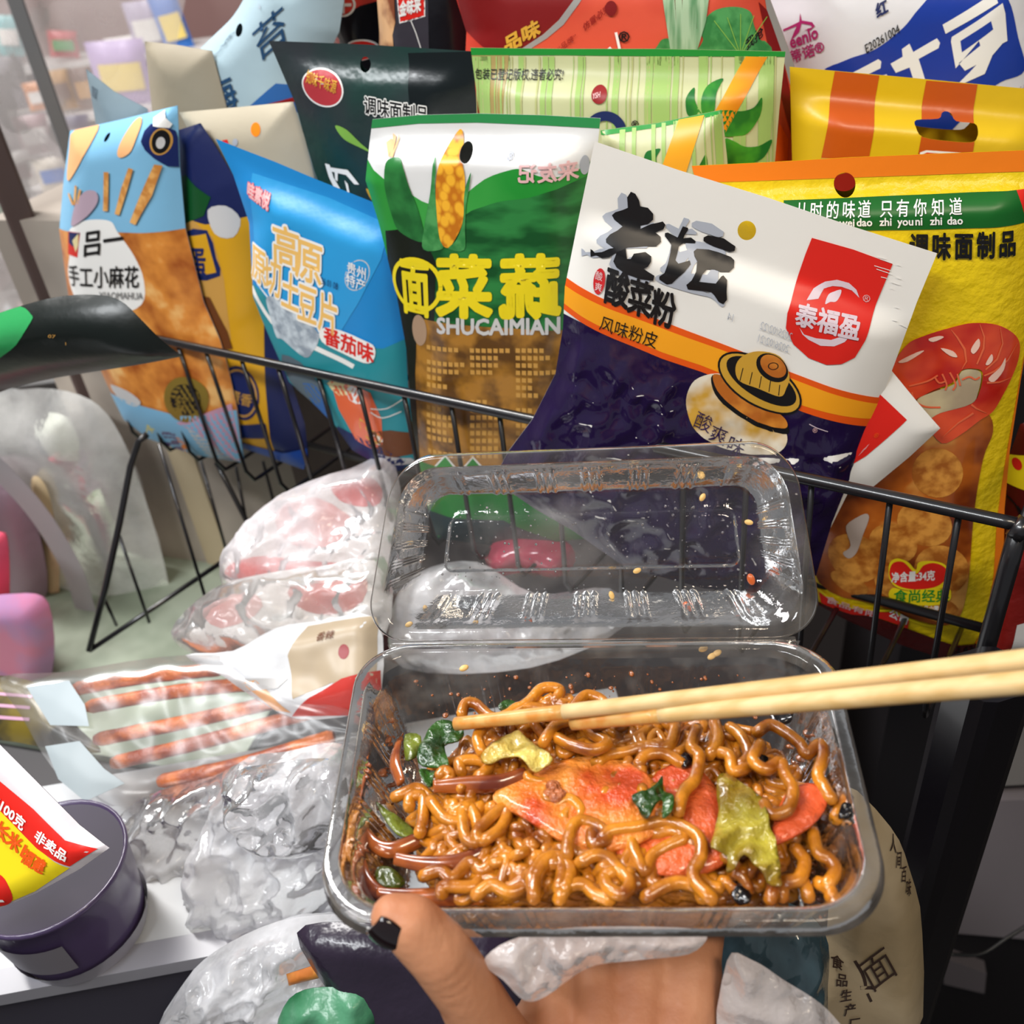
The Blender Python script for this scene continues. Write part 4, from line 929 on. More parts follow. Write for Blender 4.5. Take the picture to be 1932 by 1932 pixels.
for t, z in (("1180,180 1200,110 1260,110 1340,180 1420,190 1500,130 1600,130 1780,160", 1), ("1300,390 1270,300 1330,220 1440,170 1560,100 1640,20 1740,30 1700,110", 2), ("1640,340 1720,230 1850,210 1930,280 2010,330 1930,370 1800,340 1720,300", 2), ("1790,170 1860,80 1910,60 1990,100 2020,200 1940,240", 4), ("1180,500 1170,440 1260,430 1340,460 1270,530", -1), ("1050,530 1080,490 1120,520 1090,560", -2), ("800,640 870,610 930,590 1000,640 1090,700", -8), ("880,700 890,640 960,640 960,760 940,850", -8), ("1000,650 1080,760 1180,780 1240,740 1290,690", -6), ("1180,720 1200,860 1260,900 1270,800 1230,700 1180,720", -5), ("1290,890 1270,840 1400,710 1440,730 1400,820 1300,890", -4), ("960,1090 1060,1060 1130,1100 1230,1010 1300,1060 1420,950 1480,1010 1570,1100", -7), ("1070,1190 1080,1150 1240,1150 1300,1100 1400,1130", -8), ("1260,1200 1350,1140 1450,1180 1560,1150 1620,1180", -6), ("1590,1180 1580,1090 1640,1000 1730,980 1800,1060 1760,1180", -3), ("1500,890 1560,980 1620,1040 1700,1080", -6), ("1740,1210 1800,1150 1900,1150 2000,1220", -6), ("1330,900 1200,930 1130,970 1100,990", -9), ("1700,700 1790,650 1860,720 1830,800", -3)):
    hero(c2(t), z, 1.85, .6)
for k in range(26):
    nb.tube(strand(97 + rn.uniform(-66, 66), 72 + rn.choice([-1, 1]) * rn.uniform(20, 36), rn.uniform(0, 6.28), rn.uniform(45, 90), rn.uniform(-4, -1), rn.uniform(3, 5.5), rn.uniform(13, 20)), rn.uniform(.0018, .0022), 8)
noodles = nb.build('noodles', nood)
tag(noodles, 'tangle of soy-brown curly fried noodles filling the clear box', 'noodles', kind='stuff')

def slab(name, label, cat, outline, z, th, m, group=None, tilt=(0, 0), wav=1.2, wf=.03, seed=0, rad=22, L=8, edge=.4):
    """a soft flat food piece: z in mm against the rim, tilt in mm per px"""
    o = spline(outline, 3); V, F = tri2d(o, (), L)
    d = edist(V, o); k = np.clip(d / rad, 0, 1); k = 1 - (1 - k) ** 2
    cx, cy = V.mean(0); up = []; dn = []
    for (x, y), kk in zip(V, k):
        w = wav * noise.noise(Vector((x * wf, y * wf, seed))) + (x - cx) * tilt[0] + (y - cy) * tilt[1]
        b_ = ht(x, y, ZR + z / 1000); c = Vector((0, -.35, .94)) * (w / 1000)
        up.append(b_ + c + Vector((0, 0, th * (edge + (1 - edge) * kk) / 1000))); dn.append(b_ + c - Vector((0, 0, th * .5 * (edge + (1 - edge) * kk) / 1000)))
    n = len(V); cnt = {}
    for f in F:
        for i in range(3):
            e = (f[i], f[(i + 1) % 3]); cnt[e] = 1
    FF = [list(f) for f in F] + [[i + n for i in f[::-1]] for f in F]
    for (a, q) in cnt:
        if (q, a) not in cnt: FF.append([q, a, a + n, q + n])
    ob = meshobj(name, up + dn, FF, m)
    return tag(ob, label, cat, group)
ham = mat('ham_glossy', '#bf4318', .26, coat=.5, bump=.7, bscale=260, col2='#de8a34', cscale=42, pos=(.38, .62))
ham2 = mat('ham_red', '#a42e16', .28, coat=.5, bump=.7, bscale=260, col2='#cc5a28', cscale=30)
cab = mat('cabbage_cooked', '#7a5c10', .2, coat=.7, bump=.9, bscale=160, col2='#a89a34', cscale=45)
cab2 = mat('cabbage_pale', '#a2781c', .2, coat=.7, bump=.9, bscale=180, col2='#d3bd62', cscale=60)
leaf = mat('green_leaf_cooked', '#102c08', .25, coat=.5, bump=.9, bscale=170, col2='#2e561a', cscale=55); oni = mat('onion_brown', '#5e2410', .2, coat=.7, col2='#9a4f1e', cscale=70); fung = mat('fungus_black', '#0e0b0d', .2, coat=.6)
slab('ham_slice', 'large orange ham slice, shiny, in the middle of the noodles', 'ham slice', [(930, 1505), (960, 1480), (1020, 1450), (1100, 1430), (1180, 1440), (1230, 1475), (1262, 1530), (1240, 1572), (1180, 1602), (1110, 1606), (1050, 1584), (990, 1548), (945, 1522)], -4, 2.6, ham, wav=2.5, wf=.012, seed=1)
slab('ham_slice', 'red-orange ham slice partly under the cabbage leaf', 'ham slice', [(1225, 1478), (1290, 1440), (1345, 1480), (1372, 1540), (1375, 1620), (1310, 1652), (1220, 1646), (1160, 1606), (1240, 1570)], -6, 2.4, ham2, wav=2, wf=.014, seed=2)
slab('ham_slice', 'small pink-orange ham piece right of the cabbage leaf', 'ham slice', [(1452, 1588), (1482, 1500), (1540, 1480), (1562, 1515), (1530, 1560), (1470, 1592)], -4, 2.4, mat('ham_pink', '#d2562e', .26, coat=.5, bump=.5, bscale=260), seed=3)
slab('cabbage_leaf', 'wilted yellow-green cabbage leaf lying over the ham slices', 'cabbage', c3("985,1000 1050,1000 1120,1060 1215,1130 1220,1180 1250,1270 1290,1400 1310,1570 1260,1570 1200,1500 1110,1420 1070,1480 1025,1500 1030,1420 940,1390 960,1300 985,1180 970,1080"), 0, .8, cab, wav=5, wf=.03, seed=4, edge=.8)
slab('cabbage_leaf', 'pale yellow cabbage piece on the noodles at upper left', 'cabbage', c2("1290,410 1400,310 1480,270 1550,300 1600,350 1700,430 1600,490 1530,440 1480,410 1400,420 1330,450"), 3, .8, cab2, wav=4, wf=.04, seed=5, edge=.8)
LG = 'green leaf scraps in the noodles'
for i, (t, z, lb) in enumerate((("1000,260 1070,210 1190,250 1160,330 1080,340 1110,470 1030,470 930,440 950,340", -2, 'dark green leaf, biggest one, at the left back of the noodles'), ("940,500 1000,480 1040,520 990,580", -4, 'small dark green leaf scrap just below the biggest green leaf'), ("700,680 780,730 860,780 920,860 840,870 780,820 730,750", -14, 'long olive leaf scrap at the far left of the noodles'), ("1390,130 1440,85 1490,110 1420,150", -3, 'tiny green scrap at the back edge of the noodles'), ("700,1040 800,1060 860,1130 780,1170 700,1120", -16, 'olive leaf scrap by the front left onion strips'), ("860,290 950,300 930,400 860,430", -8, 'pale olive stalk piece beside the biggest green leaf'))):
    slab('leaf_scrap', lb, 'leaf', c2(t), z, .7, leaf if i not in (2, 4, 5) else mat('leaf_olive', '#3c4310', .25, coat=.6, bump=.6, bscale=150, col2='#6f7a26', cscale=60), LG, wav=3.5, wf=.04, seed=10 + i, edge=.8)
slab('leaf_scrap', 'curled dark green leaf scrap on top of the large ham slice', 'leaf', c3("530,1110 600,1090 650,1060 690,1010 700,1080 745,1120 740,1190 690,1220 690,1130 650,1160 610,1230 560,1170"), 3, .8, leaf, LG, wav=3, wf=.05, seed=20, edge=.8)
for i, (t, z, w, lb) in enumerate((("600,740 590,850 600,1000 640,1120 720,1190 850,1220", -16, 8, 'brown onion strip curving down the far left of the box'), ("620,830 700,920 800,940 950,880 1050,860", -14, 8, 'brown onion strip crossing to the right of the far left strip'), ("800,990 950,1020 1150,1020 1300,960 1400,850 1450,760", -8, 9, 'long dark brown onion strip sweeping up to the ham'), ("1020,580 1200,570 1400,560 1550,500", -2, 9, 'flat pinkish brown onion strip above the large ham slice'), ("820,330 800,440 835,560", -10, 8, 'short orange-brown onion strip at the left, beside the green leaf'), ("700,1190 900,1215 1200,1205 1580,1205", -14, 9, 'long brown onion strip along the front wall of the box'))):
    q = spline(c2(t), 7, False); mb = MB()
    mb.tube([ht(x, y, ZR + z / 1000) for x, y in q], [w * .0003 * (.5 + .5 * math.sin(math.pi * min(1, max(.08, j / len(q))))) + .0006 for j in range(len(q))], 10, flat=.5)
    tag(mb.build('onion_strip', oni), lb, 'onion', 'onion strips in the noodles')
for i, (x, y, r, lb) in enumerate(((1478, 1350, 22, 'large black fungus piece near the right back corner of the box'), (1440, 1442, 12, 'black fungus piece ringed by a noodle, right side'), (1292, 1438, 14, 'small black fungus piece right behind the ham slices'), (1594, 1532, 13, 'black fungus scrap against the right wall of the box'), (1400, 1682, 24, 'black fungus piece at the front right of the noodles'))):
    slab('fungus_piece', lb, 'fungus', [(x + r * math.cos(a) * (.7 + .5 * rn.random()), y + r * math.sin(a) * (.7 + .5 * rn.random())) for a in [k * .8 for k in range(8)]], -3 if i != 4 else -9, 1.2, fung, 'black fungus pieces', wav=3, wf=.08, seed=30 + i, edge=.8)
mb = MB(); [mb.ell(ht(1046 + dx, 1492 + dy, ZR - .0008), .0026, .0022, .0020, 8) for dx, dy in ((0, 0), (9, 7), (-8, 6), (3, 13), (-3, -9))]; tag(mb.build('meat_crumb', mat('meat_brown', '#8a4420', .35, coat=.4, bump=1, bscale=400, col2='#b8683a', cscale=300)), 'brown meat crumb sitting on the large ham slice', 'crumb')
# sesame seeds and crumbs
see = mat('sesame_seed', '#d9b06a', .4); crum = mat('sauce_crumb', '#b8531a', .35, coat=.4)
proto = None
def seed_at(p, nrm, lb, m=None, sc=1.0):
    global proto
    if proto is None:
        mb = MB(); mb.ell((0, 0, 0), .0016, .0010, .0006, 7)
        proto = mb.build('sesame_seed', see); o = proto
    else:
        o = proto.copy(); COL.objects.link(o)
        if m: o.data = proto.data.copy(); o.data.materials[0] = m; o.name = 'food_crumb'
    o.location = p + nrm * .0006; o.rotation_euler = (nrm.to_track_quat('Z', 'Y').to_matrix() @ Matrix.Rotation(rn.uniform(0, 3), 3, 'Z')).to_euler(); o.scale = (sc, sc, sc)
    tag(o, lb, 'seed' if not m else 'crumb', 'sesame seeds on the box' if not m else 'sauce crumbs on the box'); return o
for x, y, lb in ((1326, 1226, 'pale sesame seed on the hinge, left of its pair'), (1342, 1240, 'sesame seed on the hinge, front one of the pair'), (1352, 1234, 'golden sesame seed on the hinge, right of its pair'), (876, 1262, 'sesame seed on the back wall of the tray, left side')):
    seed_at(onplane(x, y, hz, Vector((0, -.5, .87))), Vector((0, -.5, .87)), lb, None, 1.3)
for x, y, z, lb in ((774, 1023, -17, 'sesame seed on the left wall of the lid'), (773, 1177, -12, 'sesame seed at the lower left corner of the lid'), (898, 1174, -12, 'sesame seed at the lower edge of the lid, left half'), (1325, 938, -17, 'sesame seed at the upper right of the lid'), (1412, 985, -18, 'large pale sesame seed near the right side of the lid'), (1154, 1122, -16, 'tan sesame seed in the lower middle of the lid window'), (1202, 1076, -16, 'sesame seed in the middle right of the lid window'), (804, 1148, -18, 'sesame seed left of the lid window bottom corner')):
    p = onplane(x, y, hz + ln * (z / 1000), ln); seed_at(p, ln, lb, None, 1.15)
for x, y, z, lb in ((1416, 1092, -18, 'orange crumb right of the lid window'), (1393, 1154, -14, 'bright orange crumb at the lower right corner of the lid'), (1298, 1143, -14, 'brown crumb at the lower right edge of the lid'), (998, 1170, -14, 'small brown crumb at the lower edge of the lid, middle')):
    p = onplane(x, y, hz + ln * (z / 1000), ln); seed_at(p, ln, lb, crum, 1.6)
# sauce smears stay with the tray and lid
smear = mat('sauce_smear', '#8a4a1c', .3, coat=.5); dropm = mat('water_drop', '#cfcfd2', .05, .6, trans=.9)
sb = MB()
for k in range(330):
    side = rn.random(); 
    if side < .4: x, y, z = rn.uniform(12, 18), rn.uniform(25, 105), 0
    elif side < .75: x, y, z = rn.uniform(20, 165), rn.uniform(9.5, 15.5), 0
    else: x, y, z = rn.uniform(168, 174), rn.uniform(20, 105), 0
    ins = min(x, TW - x, y); z = -8 - (ins - 9) / 7 * 23 + .9
    r = rn.choice([.2, .3, .4, .7, 1.0]) * rn.uniform(.7, 1.2)
    sb.ell(T(x, y, z), r * .001 * rn.uniform(.8, 1.6), r * .001 * rn.uniform(.8, 2), r * .0007, 4)
sb.build('sauce_spots', smear, box)['kind'] = 'stuff'
db = MB()
for k in range(320):
    x = rn.uniform(24, 160); y = rn.uniform(22, LD - 20)
    r = rn.choice([.12, .15, .2, .3, .5]) * rn.uniform(.7, 1.2); p = LT(x, y, -16.4 if 29 < x < TW - 29 and 28 < y < LD - 28 else -18.8)
    db.ell(p, r * .001, r * .001, r * .001, 4)
db.build('water_droplets', dropm, box)['kind'] = 'stuff'

# ---- chopsticks --------------------------------------------------------------------
bamb = mat('bamboo_chopstick', '#c39f66', .5, .3, col2='#d3b583', cscale=60, stretch=(.3, 2, 2)); stain = mat('bamboo_sauce_stain', '#c98438', .4, .4, coat=.2, col2='#cfa05c', cscale=140)
def chop(p0, p1, lb, r0, r1):
    a = dep(*p0); q = dep(*p1); root = empty('chopstick', a, lb, 'chopstick', 'pair of bamboo chopsticks')
    pts = [a.lerp(q, t / 40) for t in range(41)]; rs = [r0 + (r1 - r0) * t / 40 for t in range(41)]
    k = 9
    mb = MB(); mb.tube(pts[:k + 1], rs[:k + 1], 16); mb.build('stained_tip', stain, root)['label'] = 'sauce-stained chopstick tip'
    mb = MB(); mb.tube(pts[k:], rs[k:], 16); mb.build('shaft', bamb, root)
chop((860, 1366, .352), (1985, 1240, .268), 'upper bamboo chopstick, farther from the camera, lying across the box', .0025, .0033)
chop((1080, 1364, .335), (1985, 1283, .258), 'lower bamboo chopstick, nearer the camera, lying across the box', .0026, .0034)

# ---- hand ------------------------------------------------------------------------------
skin = mat('skin', '#ad7150', .5, .3, bump=.10, bscale=300, col2='#bf8664', cscale=30, sss=.12)
def cap_chain(mb, pts, rs, n=14):
    P = []; Rr = []
    for i in range(len(pts) - 1):
        for k in range(6):
            t = k / 6; P.append(pts[i].lerp(pts[i + 1], t)); Rr.append(rs[i] * (1 - t) + rs[i + 1] * t)
    P.append(pts[-1]); Rr.append(rs[-1])
    mb.tube(P, Rr, n)
    for p, r in ((P[0], Rr[0]), (P[-1], Rr[-1])): mb.ell(p, r * .99, r * .99, r * .99, 8)
hb = MB()
fz = ZR - .0445
wr_ = [ht(1120, 2330, 1.045), ht(1240, 2330, 1.045)]
mc = [(1035, 1800, 1.066), (1125, 1775, 1.070), (1215, 1780, 1.070), (1303, 1830, 1.067)]
cmc = [(1090, 2210, 1.048), (1140, 2200, 1.050), (1190, 2200, 1.050), (1238, 2210, 1.048)]
tips = [((1010, 1640, 1.074), (1000, 1520, 1.076), (985, 1430, 1.077)), ((1130, 1600, 1.075), (1130, 1470, 1.076), (1130, 1370, 1.077)), ((1240, 1610, 1.075), (1250, 1490, 1.076), (1260, 1400, 1.077)), ((1330, 1690, 1.073), (1350, 1600, 1.075), (1365, 1530, 1.076))]
for a, m_, f in zip(cmc, mc, tips):
    cap_chain(hb, [ht(*a), ht(*m_)], [.0125, .0115])
    cap_chain(hb, [ht(*m_)] + [ht(*q) for q in f], [.0105, .0090, .0082, .0070])
cap_chain(hb, [ht(1150, 2420, 1.03), ht(1165, 2215, 1.048)], [.020, .022])
hb.ell(ht(1170, 1960, 1.058), .030, .030, .010, 12)
hb.ell(ht(1290, 1980, 1.056), .012, .026, .012, 12)
# thumb rises in front of the tray and presses its tip under the rim
th_ = [ht(1080, 2150, 1.053), dep(934, 1968, .318), dep(880, 1868, .303), dep(828, 1796, .2945), dep(772, 1742, .2915), dep(742, 1730, .2915)]
cap_chain(hb, th_, [.0150, .0125, .0104, .0103, .0094, .0074])
hb.ell(ht(1030, 2020, 1.056), .017, .026, .013, 12)
me = bpy.data.meshes.new('hm'); me.from_pydata(hb.v, [], hb.f); tmp = bpy.data.objects.new('hm', me); COL.objects.link(tmp)
md = tmp.modifiers.new('r', 'REMESH'); md.mode = 'VOXEL'; md.voxel_size = .0014
m2 = tmp.modifiers.new('s', 'SMOOTH'); m2.iterations = 9; m2.factor = .6
dg = bpy.context.evaluated_depsgraph_get(); dg.update(); hm = bpy.data.meshes.new_from_object(tmp.evaluated_get(dg)); bpy.data.objects.remove(tmp)
hv = [v.co.copy() for v in hm.vertices]
# creases across the thumb joint
cj = dep(848, 1850, .29); ax = (dep(880, 1868, .302) - dep(828, 1796, .2945)).normalized()
for v in hv:
    d = v - cj
    if d.length < .016:
        q = d.dot(ax)
        for c0 in (-.003, .001, .004): v -= (CAM - v).normalized() * (.00055 * math.exp(-((q - c0) / .0006) ** 2) * (1 - d.length / .016))
hand = empty('person', ht(1150, 2330, 1.03), "person's left hand, palm up under the takeaway box, thumb at its front", 'person')
meshobj('hand', hv, [list(p.vertices) for p in hm.polygons], skin, hand)
# dark painted thumb nail
nm = mat('nail_polish_dark', '#15090c', .12, .5, coat=.8); nl = MB()
ctr = dep(727, 1761, .2852); tdir = (dep(742, 1730, .2915) - dep(828, 1796, .2945)).normalized(); out_ = (ctr - dep(744, 1732, .2915)).normalized()
side = tdir.cross(out_).normalized(); out_ = side.cross(tdir); ctr = dep(744, 1732, .2915) + out_ * .0084
V = []; F = []
for i in range(13):
    for j in range(11):
        u = (i / 12 - .5) * 2; w = (j / 10 - .5) * 2; sq = math.sqrt(max(0, 1 - (abs(u) ** 3) * .55))
        V.append(ctr + tdir * (.0056 * u + .0005) + side * (.0056 * w * sq) + out_ * (.0006 - .0022 * w * w - .0008 * u * u))
for i in range(12):
    for j in range(10): F.append([i * 11 + j, i * 11 + j + 1, (i + 1) * 11 + j + 1, (i + 1) * 11 + j])
no = meshobj('thumb_nail', V, F, nm, hand); no['label'] = 'dark painted thumb nail'
sm = no.modifiers.new('t', 'SOLIDIFY'); sm.thickness = .0008
# ================================================================= setting
def struct(name, mb, m):
    o = mb.build(name, m, None, False); o['kind'] = 'structure'; return o
ex, ey, ez = Vector((1, 0, 0)), Vector((0, 1, 0)), Vector((0, 0, 1))
mb = MB(); mb.box((-.4, 1.3, -.03), ex * 2.6, ey * 2.6, ez * .03); struct('floor', mb, mat('floor_dark', '#2a2624', .6, bump=.2, bscale=30))
mb = MB(); mb.box((-.4, 3.0, 1.5), ex * 2.6, ey * .03, ez * 1.5); struct('wall_back', mb, mat('wall_mauve', '#8a6a66', .35, col2='#a38580', cscale=2.2))
mb = MB(); mb.box((1.7, 1.3, 1.5), ex * .03, ey * 1.7, ez * 1.5); struct('wall_right', mb, mat('wall_dim', '#3a3532', .7))
mb = MB(); mb.box((-2.9, 1.3, 1.5), ex * .03, ey * 1.7, ez * 1.5); struct('wall_left', mb, mat('wall_pale', '#b9b3ad', .7))

# display rack with blurred goods, behind at the left
rackm = mat('rack_board', '#c9c6c4', .4)  # pale board colour stands in for bright highlights in the blur
rows = [(112, 2.05), (212, 1.90), (300, 1.78), (365, 1.66), (470, 1.54), (560, 1.44), (690, 1.36)]
rack = empty('display_rack', Vector((-.8, 1.6, 0)), 'stepped display rack of bright snack packets, blurred behind the basket at upper left', 'rack')
for py, d in rows:
    p = dep(180, py, d); mb = MB(); mb.box((p.x - .15, p.y + .06, p.z - .006), ex * .62, ey * .075, ez * .005); mb.build('shelf_board', rackm, rack, False)
    mb = MB(); mb.box((p.x - .15, p.y + .13, p.z - .05), ex * .62, ey * .004, ez * .05); mb.build('back_board', mat('rack_back', '#8f8582', .5), rack, False)
for x in (-1.42, -.12):
    p = dep(180, 690, 1.36); mb = MB(); mb.box((x, p.y + .32, .6), ex * .012, ey * .45, ez * .62); mb.build('side_panel', rackm, rack, False)
def pillow(name, label, cat, px, w, h, row, m, m2=None, group=None, tilt=0, yaw=15, fat=.28):
    """sealed packet standing on its rack board; px centre, w/h in px"""
    py, d = rows[row]; W_ = w * d / FPX; H_ = h * d / FPX
    base = dep(px, py, d); base.y += .02 + .02 * rn.random()
    root = empty(name, base, label, cat, group)
    n = 12; V = []; F = []
    rot = Matrix.Rotation(math.radians(yaw), 3, 'Z') @ Matrix.Rotation(math.radians(tilt), 3, 'Y')
    for sgn in (-1, 1):
        for i in range(n + 1):
            for j in range(n + 1):
                u = i / n * 2 - 1; v = j / n
                k = (1 - abs(u) ** 3) * (1 - abs(2 * v - 1) ** 4)
                V.append(base + rot @ Vector((u * W_ / 2 * (1 - .06 * math.sin(math.pi * v)), sgn * W_ * fat * .5 * k + .002 * noise.noise(Vector((u * 3, v * 4, px))), v * H_)))
    s = (n + 1) ** 2
    for i in range(n):
        for j in range(n):
            a = i * (n + 1) + j; q = [a, a + n + 1, a + n + 2, a + 1]
            F.append(q); F.append([x + s for x in q[::-1]])
    meshobj('pouch', V, F, m, root)
    if m2:
        V = []; F = []
        for i in range(9):
            for j in range(6):
                u = (i / 8 * 2 - 1) * .72; v = .28 + .4 * j / 5
                k = (1 - abs(u) ** 3) * (1 - abs(2 * v - 1) ** 4)
                V.append(base + rot @ Vector((u * W_ / 2, -W_ * fat * .5 * k - .0035, v * H_)))
        for i in range(8):
            for j in range(5): F.append([i * 6 + j, (i + 1) * 6 + j, (i + 1) * 6 + j + 1, i * 6 + j + 1])
        meshobj('front_print', V, F, m2, root)
    return root
pc = lambda n, c: mat('packet_' + n, c, .35)
GG = 'packets on the display rack'
for a in ((12, 44, 70, 0, 'teal', '#6fb5b8', 'white', 'teal packet at the upper left corner of the display rack', 10), (118, 52, 46, 0, 'red', '#c2474e', 'green', 'red packet with a green print on the top row of the rack', 10), (232, 70, 34, 0, 'white', '#e6e2dd', None, 'low white packet on the top row of the rack', 0), (285, 62, 96, 0, 'lilac', '#a79db6', 'white', 'lilac grey packet on the top row of the rack', 0), (340, 54, 110, 0, 'blue', '#2f6fc0', 'yellow', 'blue packet with yellow print on the top row of the rack', -6),
          (235, 104, 118, 1, 'violet', '#b7a1cc', 'yellow', 'violet packet with pale yellow print left of the grey-beige bag', 4), (120, 46, 70, 1, 'ochre', '#b98a4a', 'brown', 'ochre packet with brown print on the second rack row', 0), (165, 42, 74, 1, 'brown', '#6a4a3c', 'ochre', 'brown packet with ochre print on the second rack row', 0), (75, 46, 50, 1, 'orange', '#d98a4a', 'white', 'orange packet on the second rack row', 0), (22, 56, 90, 1, 'grey', '#77757c', None, 'grey packet at the left end of the second rack row', 6),
          (142, 66, 72, 2, 'navy', '#3a3762', 'white', 'dark navy packet on the third rack row', 5), (262, 76, 76, 2, 'hotpink', '#e070b4', None, 'hot pink packet behind the blue-grey bag corner', 0), (65, 62, 70, 2, 'mauve', '#9a7a7e', 'white', 'mauve packet with white print on the third rack row', 0), (10, 46, 88, 2, 'slate', '#5a5a62', None, 'slate packet at the left end of the third rack row', 0),
          (30, 86, 66, 3, 'white', '#e6e2dd', 'mauve', 'white packet with mauve print on the fourth rack row', -5), (105, 60, 60, 3, 'cream', '#d6cdbd', 'blue', 'cream packet with blue print on the fourth rack row', 0), (165, 60, 62, 3, 'silver', '#a8a4a8', None, 'silver packet on the fourth rack row', 0),
          (80, 92, 84, 4, 'rose', '#d98088', 'white', 'rose pink packet with white print beside the brown pole', 3), (10, 60, 74, 4, 'green', '#86a888', 'white', 'pale green packet at the left end of the fifth rack row', 0), (110, 54, 44, 4, 'sky', '#8aa6d0', 'white', 'small pale blue packet on the fifth rack row', 0),
          (95, 60, 70, 5, 'rosewhite', '#d5a8ac', 'rose', 'pale rose packet behind the brown pole', 0), (25, 76, 66, 5, 'warmgrey', '#8a827e', None, 'warm grey packet at the left of the sixth rack row', 0), (65, 90, 100, 6, 'blush', '#b89a94', 'white', 'blush brown packet above the green bag tip', 0), (0, 60, 84, 6, 'ice', '#cfdbe2', 'teal', 'ice white packet at the left end of the lowest rack row', 0)):
    px, w, h, row, n, c, n2, lb, tl = a
    pillow('snack_packet', lb, 'snack packet', px, w, h, row, pc(n, c), (pc(n2, {'white': '#e6e2dd', 'green': '#4f9a5a', 'yellow': '#e8cf74', 'brown': '#6a4a3c', 'ochre': '#b98a4a', 'mauve': '#9a7a7e', 'blue': '#2f6fc0', 'rose': '#d98088', 'teal': '#6fb5b8'}[n2]) if n2 else None), GG, tl)
# hanging clear curtain before the rack, its haze whitened to imitate glare
cur = clear('curtain_plastic', '#ffffff', .20, '#f6efec', .8, .2, 5, (.4, .7), .36, .25, 7)
b = Bag('plastic_curtain', 'clear hazy plastic curtain with painted glare, hanging in front of the display rack, upper left', 'curtain',
        [(-160, -160), (380, -160), (330, 100), (300, 420), (330, 760), (-160, 780)], (120, 300, 1.18), 20, cur, thick=.0, wr=.005, wf=.009, L=14, seed=41)
b.finish()
# poles
def pole(name, label, px, py, d, hw, z0, z1, m, r=.25, yaw=0):
    c = dep(px, py, d); mb = MB(); ca = Matrix.Rotation(math.radians(yaw), 3, 'Z')
    o = [(x * hw, y * hw) for x, y in ((-1, -1 + r), (-1 + r * .3, -1 + r * .3), (-1 + r, -1), (1 - r, -1), (1 - r * .3, -1 + r * .3), (1, -1 + r), (1, 1 - r), (1 - r * .3, 1 - r * .3), (1 - r, 1), (-1 + r, 1), (-1 + r * .3, 1 - r * .3), (-1, 1 - r))]
    n = len(o); V = [Vector((c.x, c.y, z)) + ca @ Vector((x, y, 0)) for z in (z0, z1) for x, y in o]
    F = [[i, (i + 1) % n, n + (i + 1) % n, n + i] for i in range(n)] + [list(range(n))[::-1], list(range(n, 2 * n))]
    return tag(meshobj(name, V, F, m, None, None, False), label, 'pole')
pole('metal_pole', 'thin grey metal pole in front of the display rack, upper left', 82, 150, 1.08, .0085, .9, 1.9, mat('pole_grey', '#8d8c8c', .3, metal=.6), yaw=20)
pole('brown_pole', 'dark brown square pole behind the left end of the wire basket', 170, 740, .92, .0115, .0, 1.36, mat('pole_brown', '#4a3a36', .4), yaw=25)

# ================================================================= left side, behind and under the basket
ctop = mat('counter_white', '#b9bbbd', .45); cdark = mat('counter_dark', '#1b191b', .4); cedge = mat('counter_edge', '#3d3b46', .35)
ZC = .905
e0 = ht(-60, 1880, ZC); e1 = ht(430, 1789, ZC); ed = (e1 - e0).normalized(); en = Vector((-ed.y, ed.x, 0))
cnt = empty('stall_counter', (e0 + e1) / 2 - Vector((0, 0, ZC)), 'low stall counter with a pale top and dark front edge, lower left', 'counter')
mid = e0 + ed * .06
mb = MB(); mb.box(mid + en * .075 - Vector((0, 0, .012)), ed * .34, en * .07, ez * .012); mb.build('counter_top', ctop, cnt, False)
mb = MB(); mb.box(mid - Vector((0, 0, .003)) + en * .004, ed * .34, en * .008, ez * .005); mb.build('edge_rail', mat('counter_rail', '#8a8990', .3), cnt, False)
mb = MB(); mb.box(mid - Vector((0, 0, .046)) + en * .012, ed * .34, en * .010, ez * .036); mb.build('front_board', cedge, cnt, False)
mb = MB(); mb.box(mid - Vector((0, 0, .090)) + en * .008, ed * .34, en * .008, ez * .006); mb.build('edge_rail', MATS['counter_rail'], cnt, False)
mb = MB(); mb.box(mid - Vector((0, 0, .48)) + en * .06, ed * .34, en * .01, ez * .42); mb.build('front_panel', cdark, cnt, False)
# lower shelf that carries the rest of the goods, behind and under the basket
ZL = .80
sm_ = ht(760, 1250, ZL); sh = empty('lower_shelf', Vector((sm_.x, sm_.y, ZL - .02)), 'dark lower shelf of the stall, under the basket and the piled bags', 'shelf')
mb = MB(); mb.box(sm_ + Vector((-.10, .18, -.01)), Vector((.46, -.13, 0)), Vector((.10, .36, 0)), ez * .01); mb.build('shelf_board', mat('shelf_dark', '#2b282a', .5), sh, False)
for sx in (-.5, .32):
    mb = MB(); mb.box(sm_ + Vector((sx, .25, -.41)), ex * .012, ey * .012, ez * .39); mb.build('leg', mat('shelf_leg', '#1c1a1c', .4), sh, False)

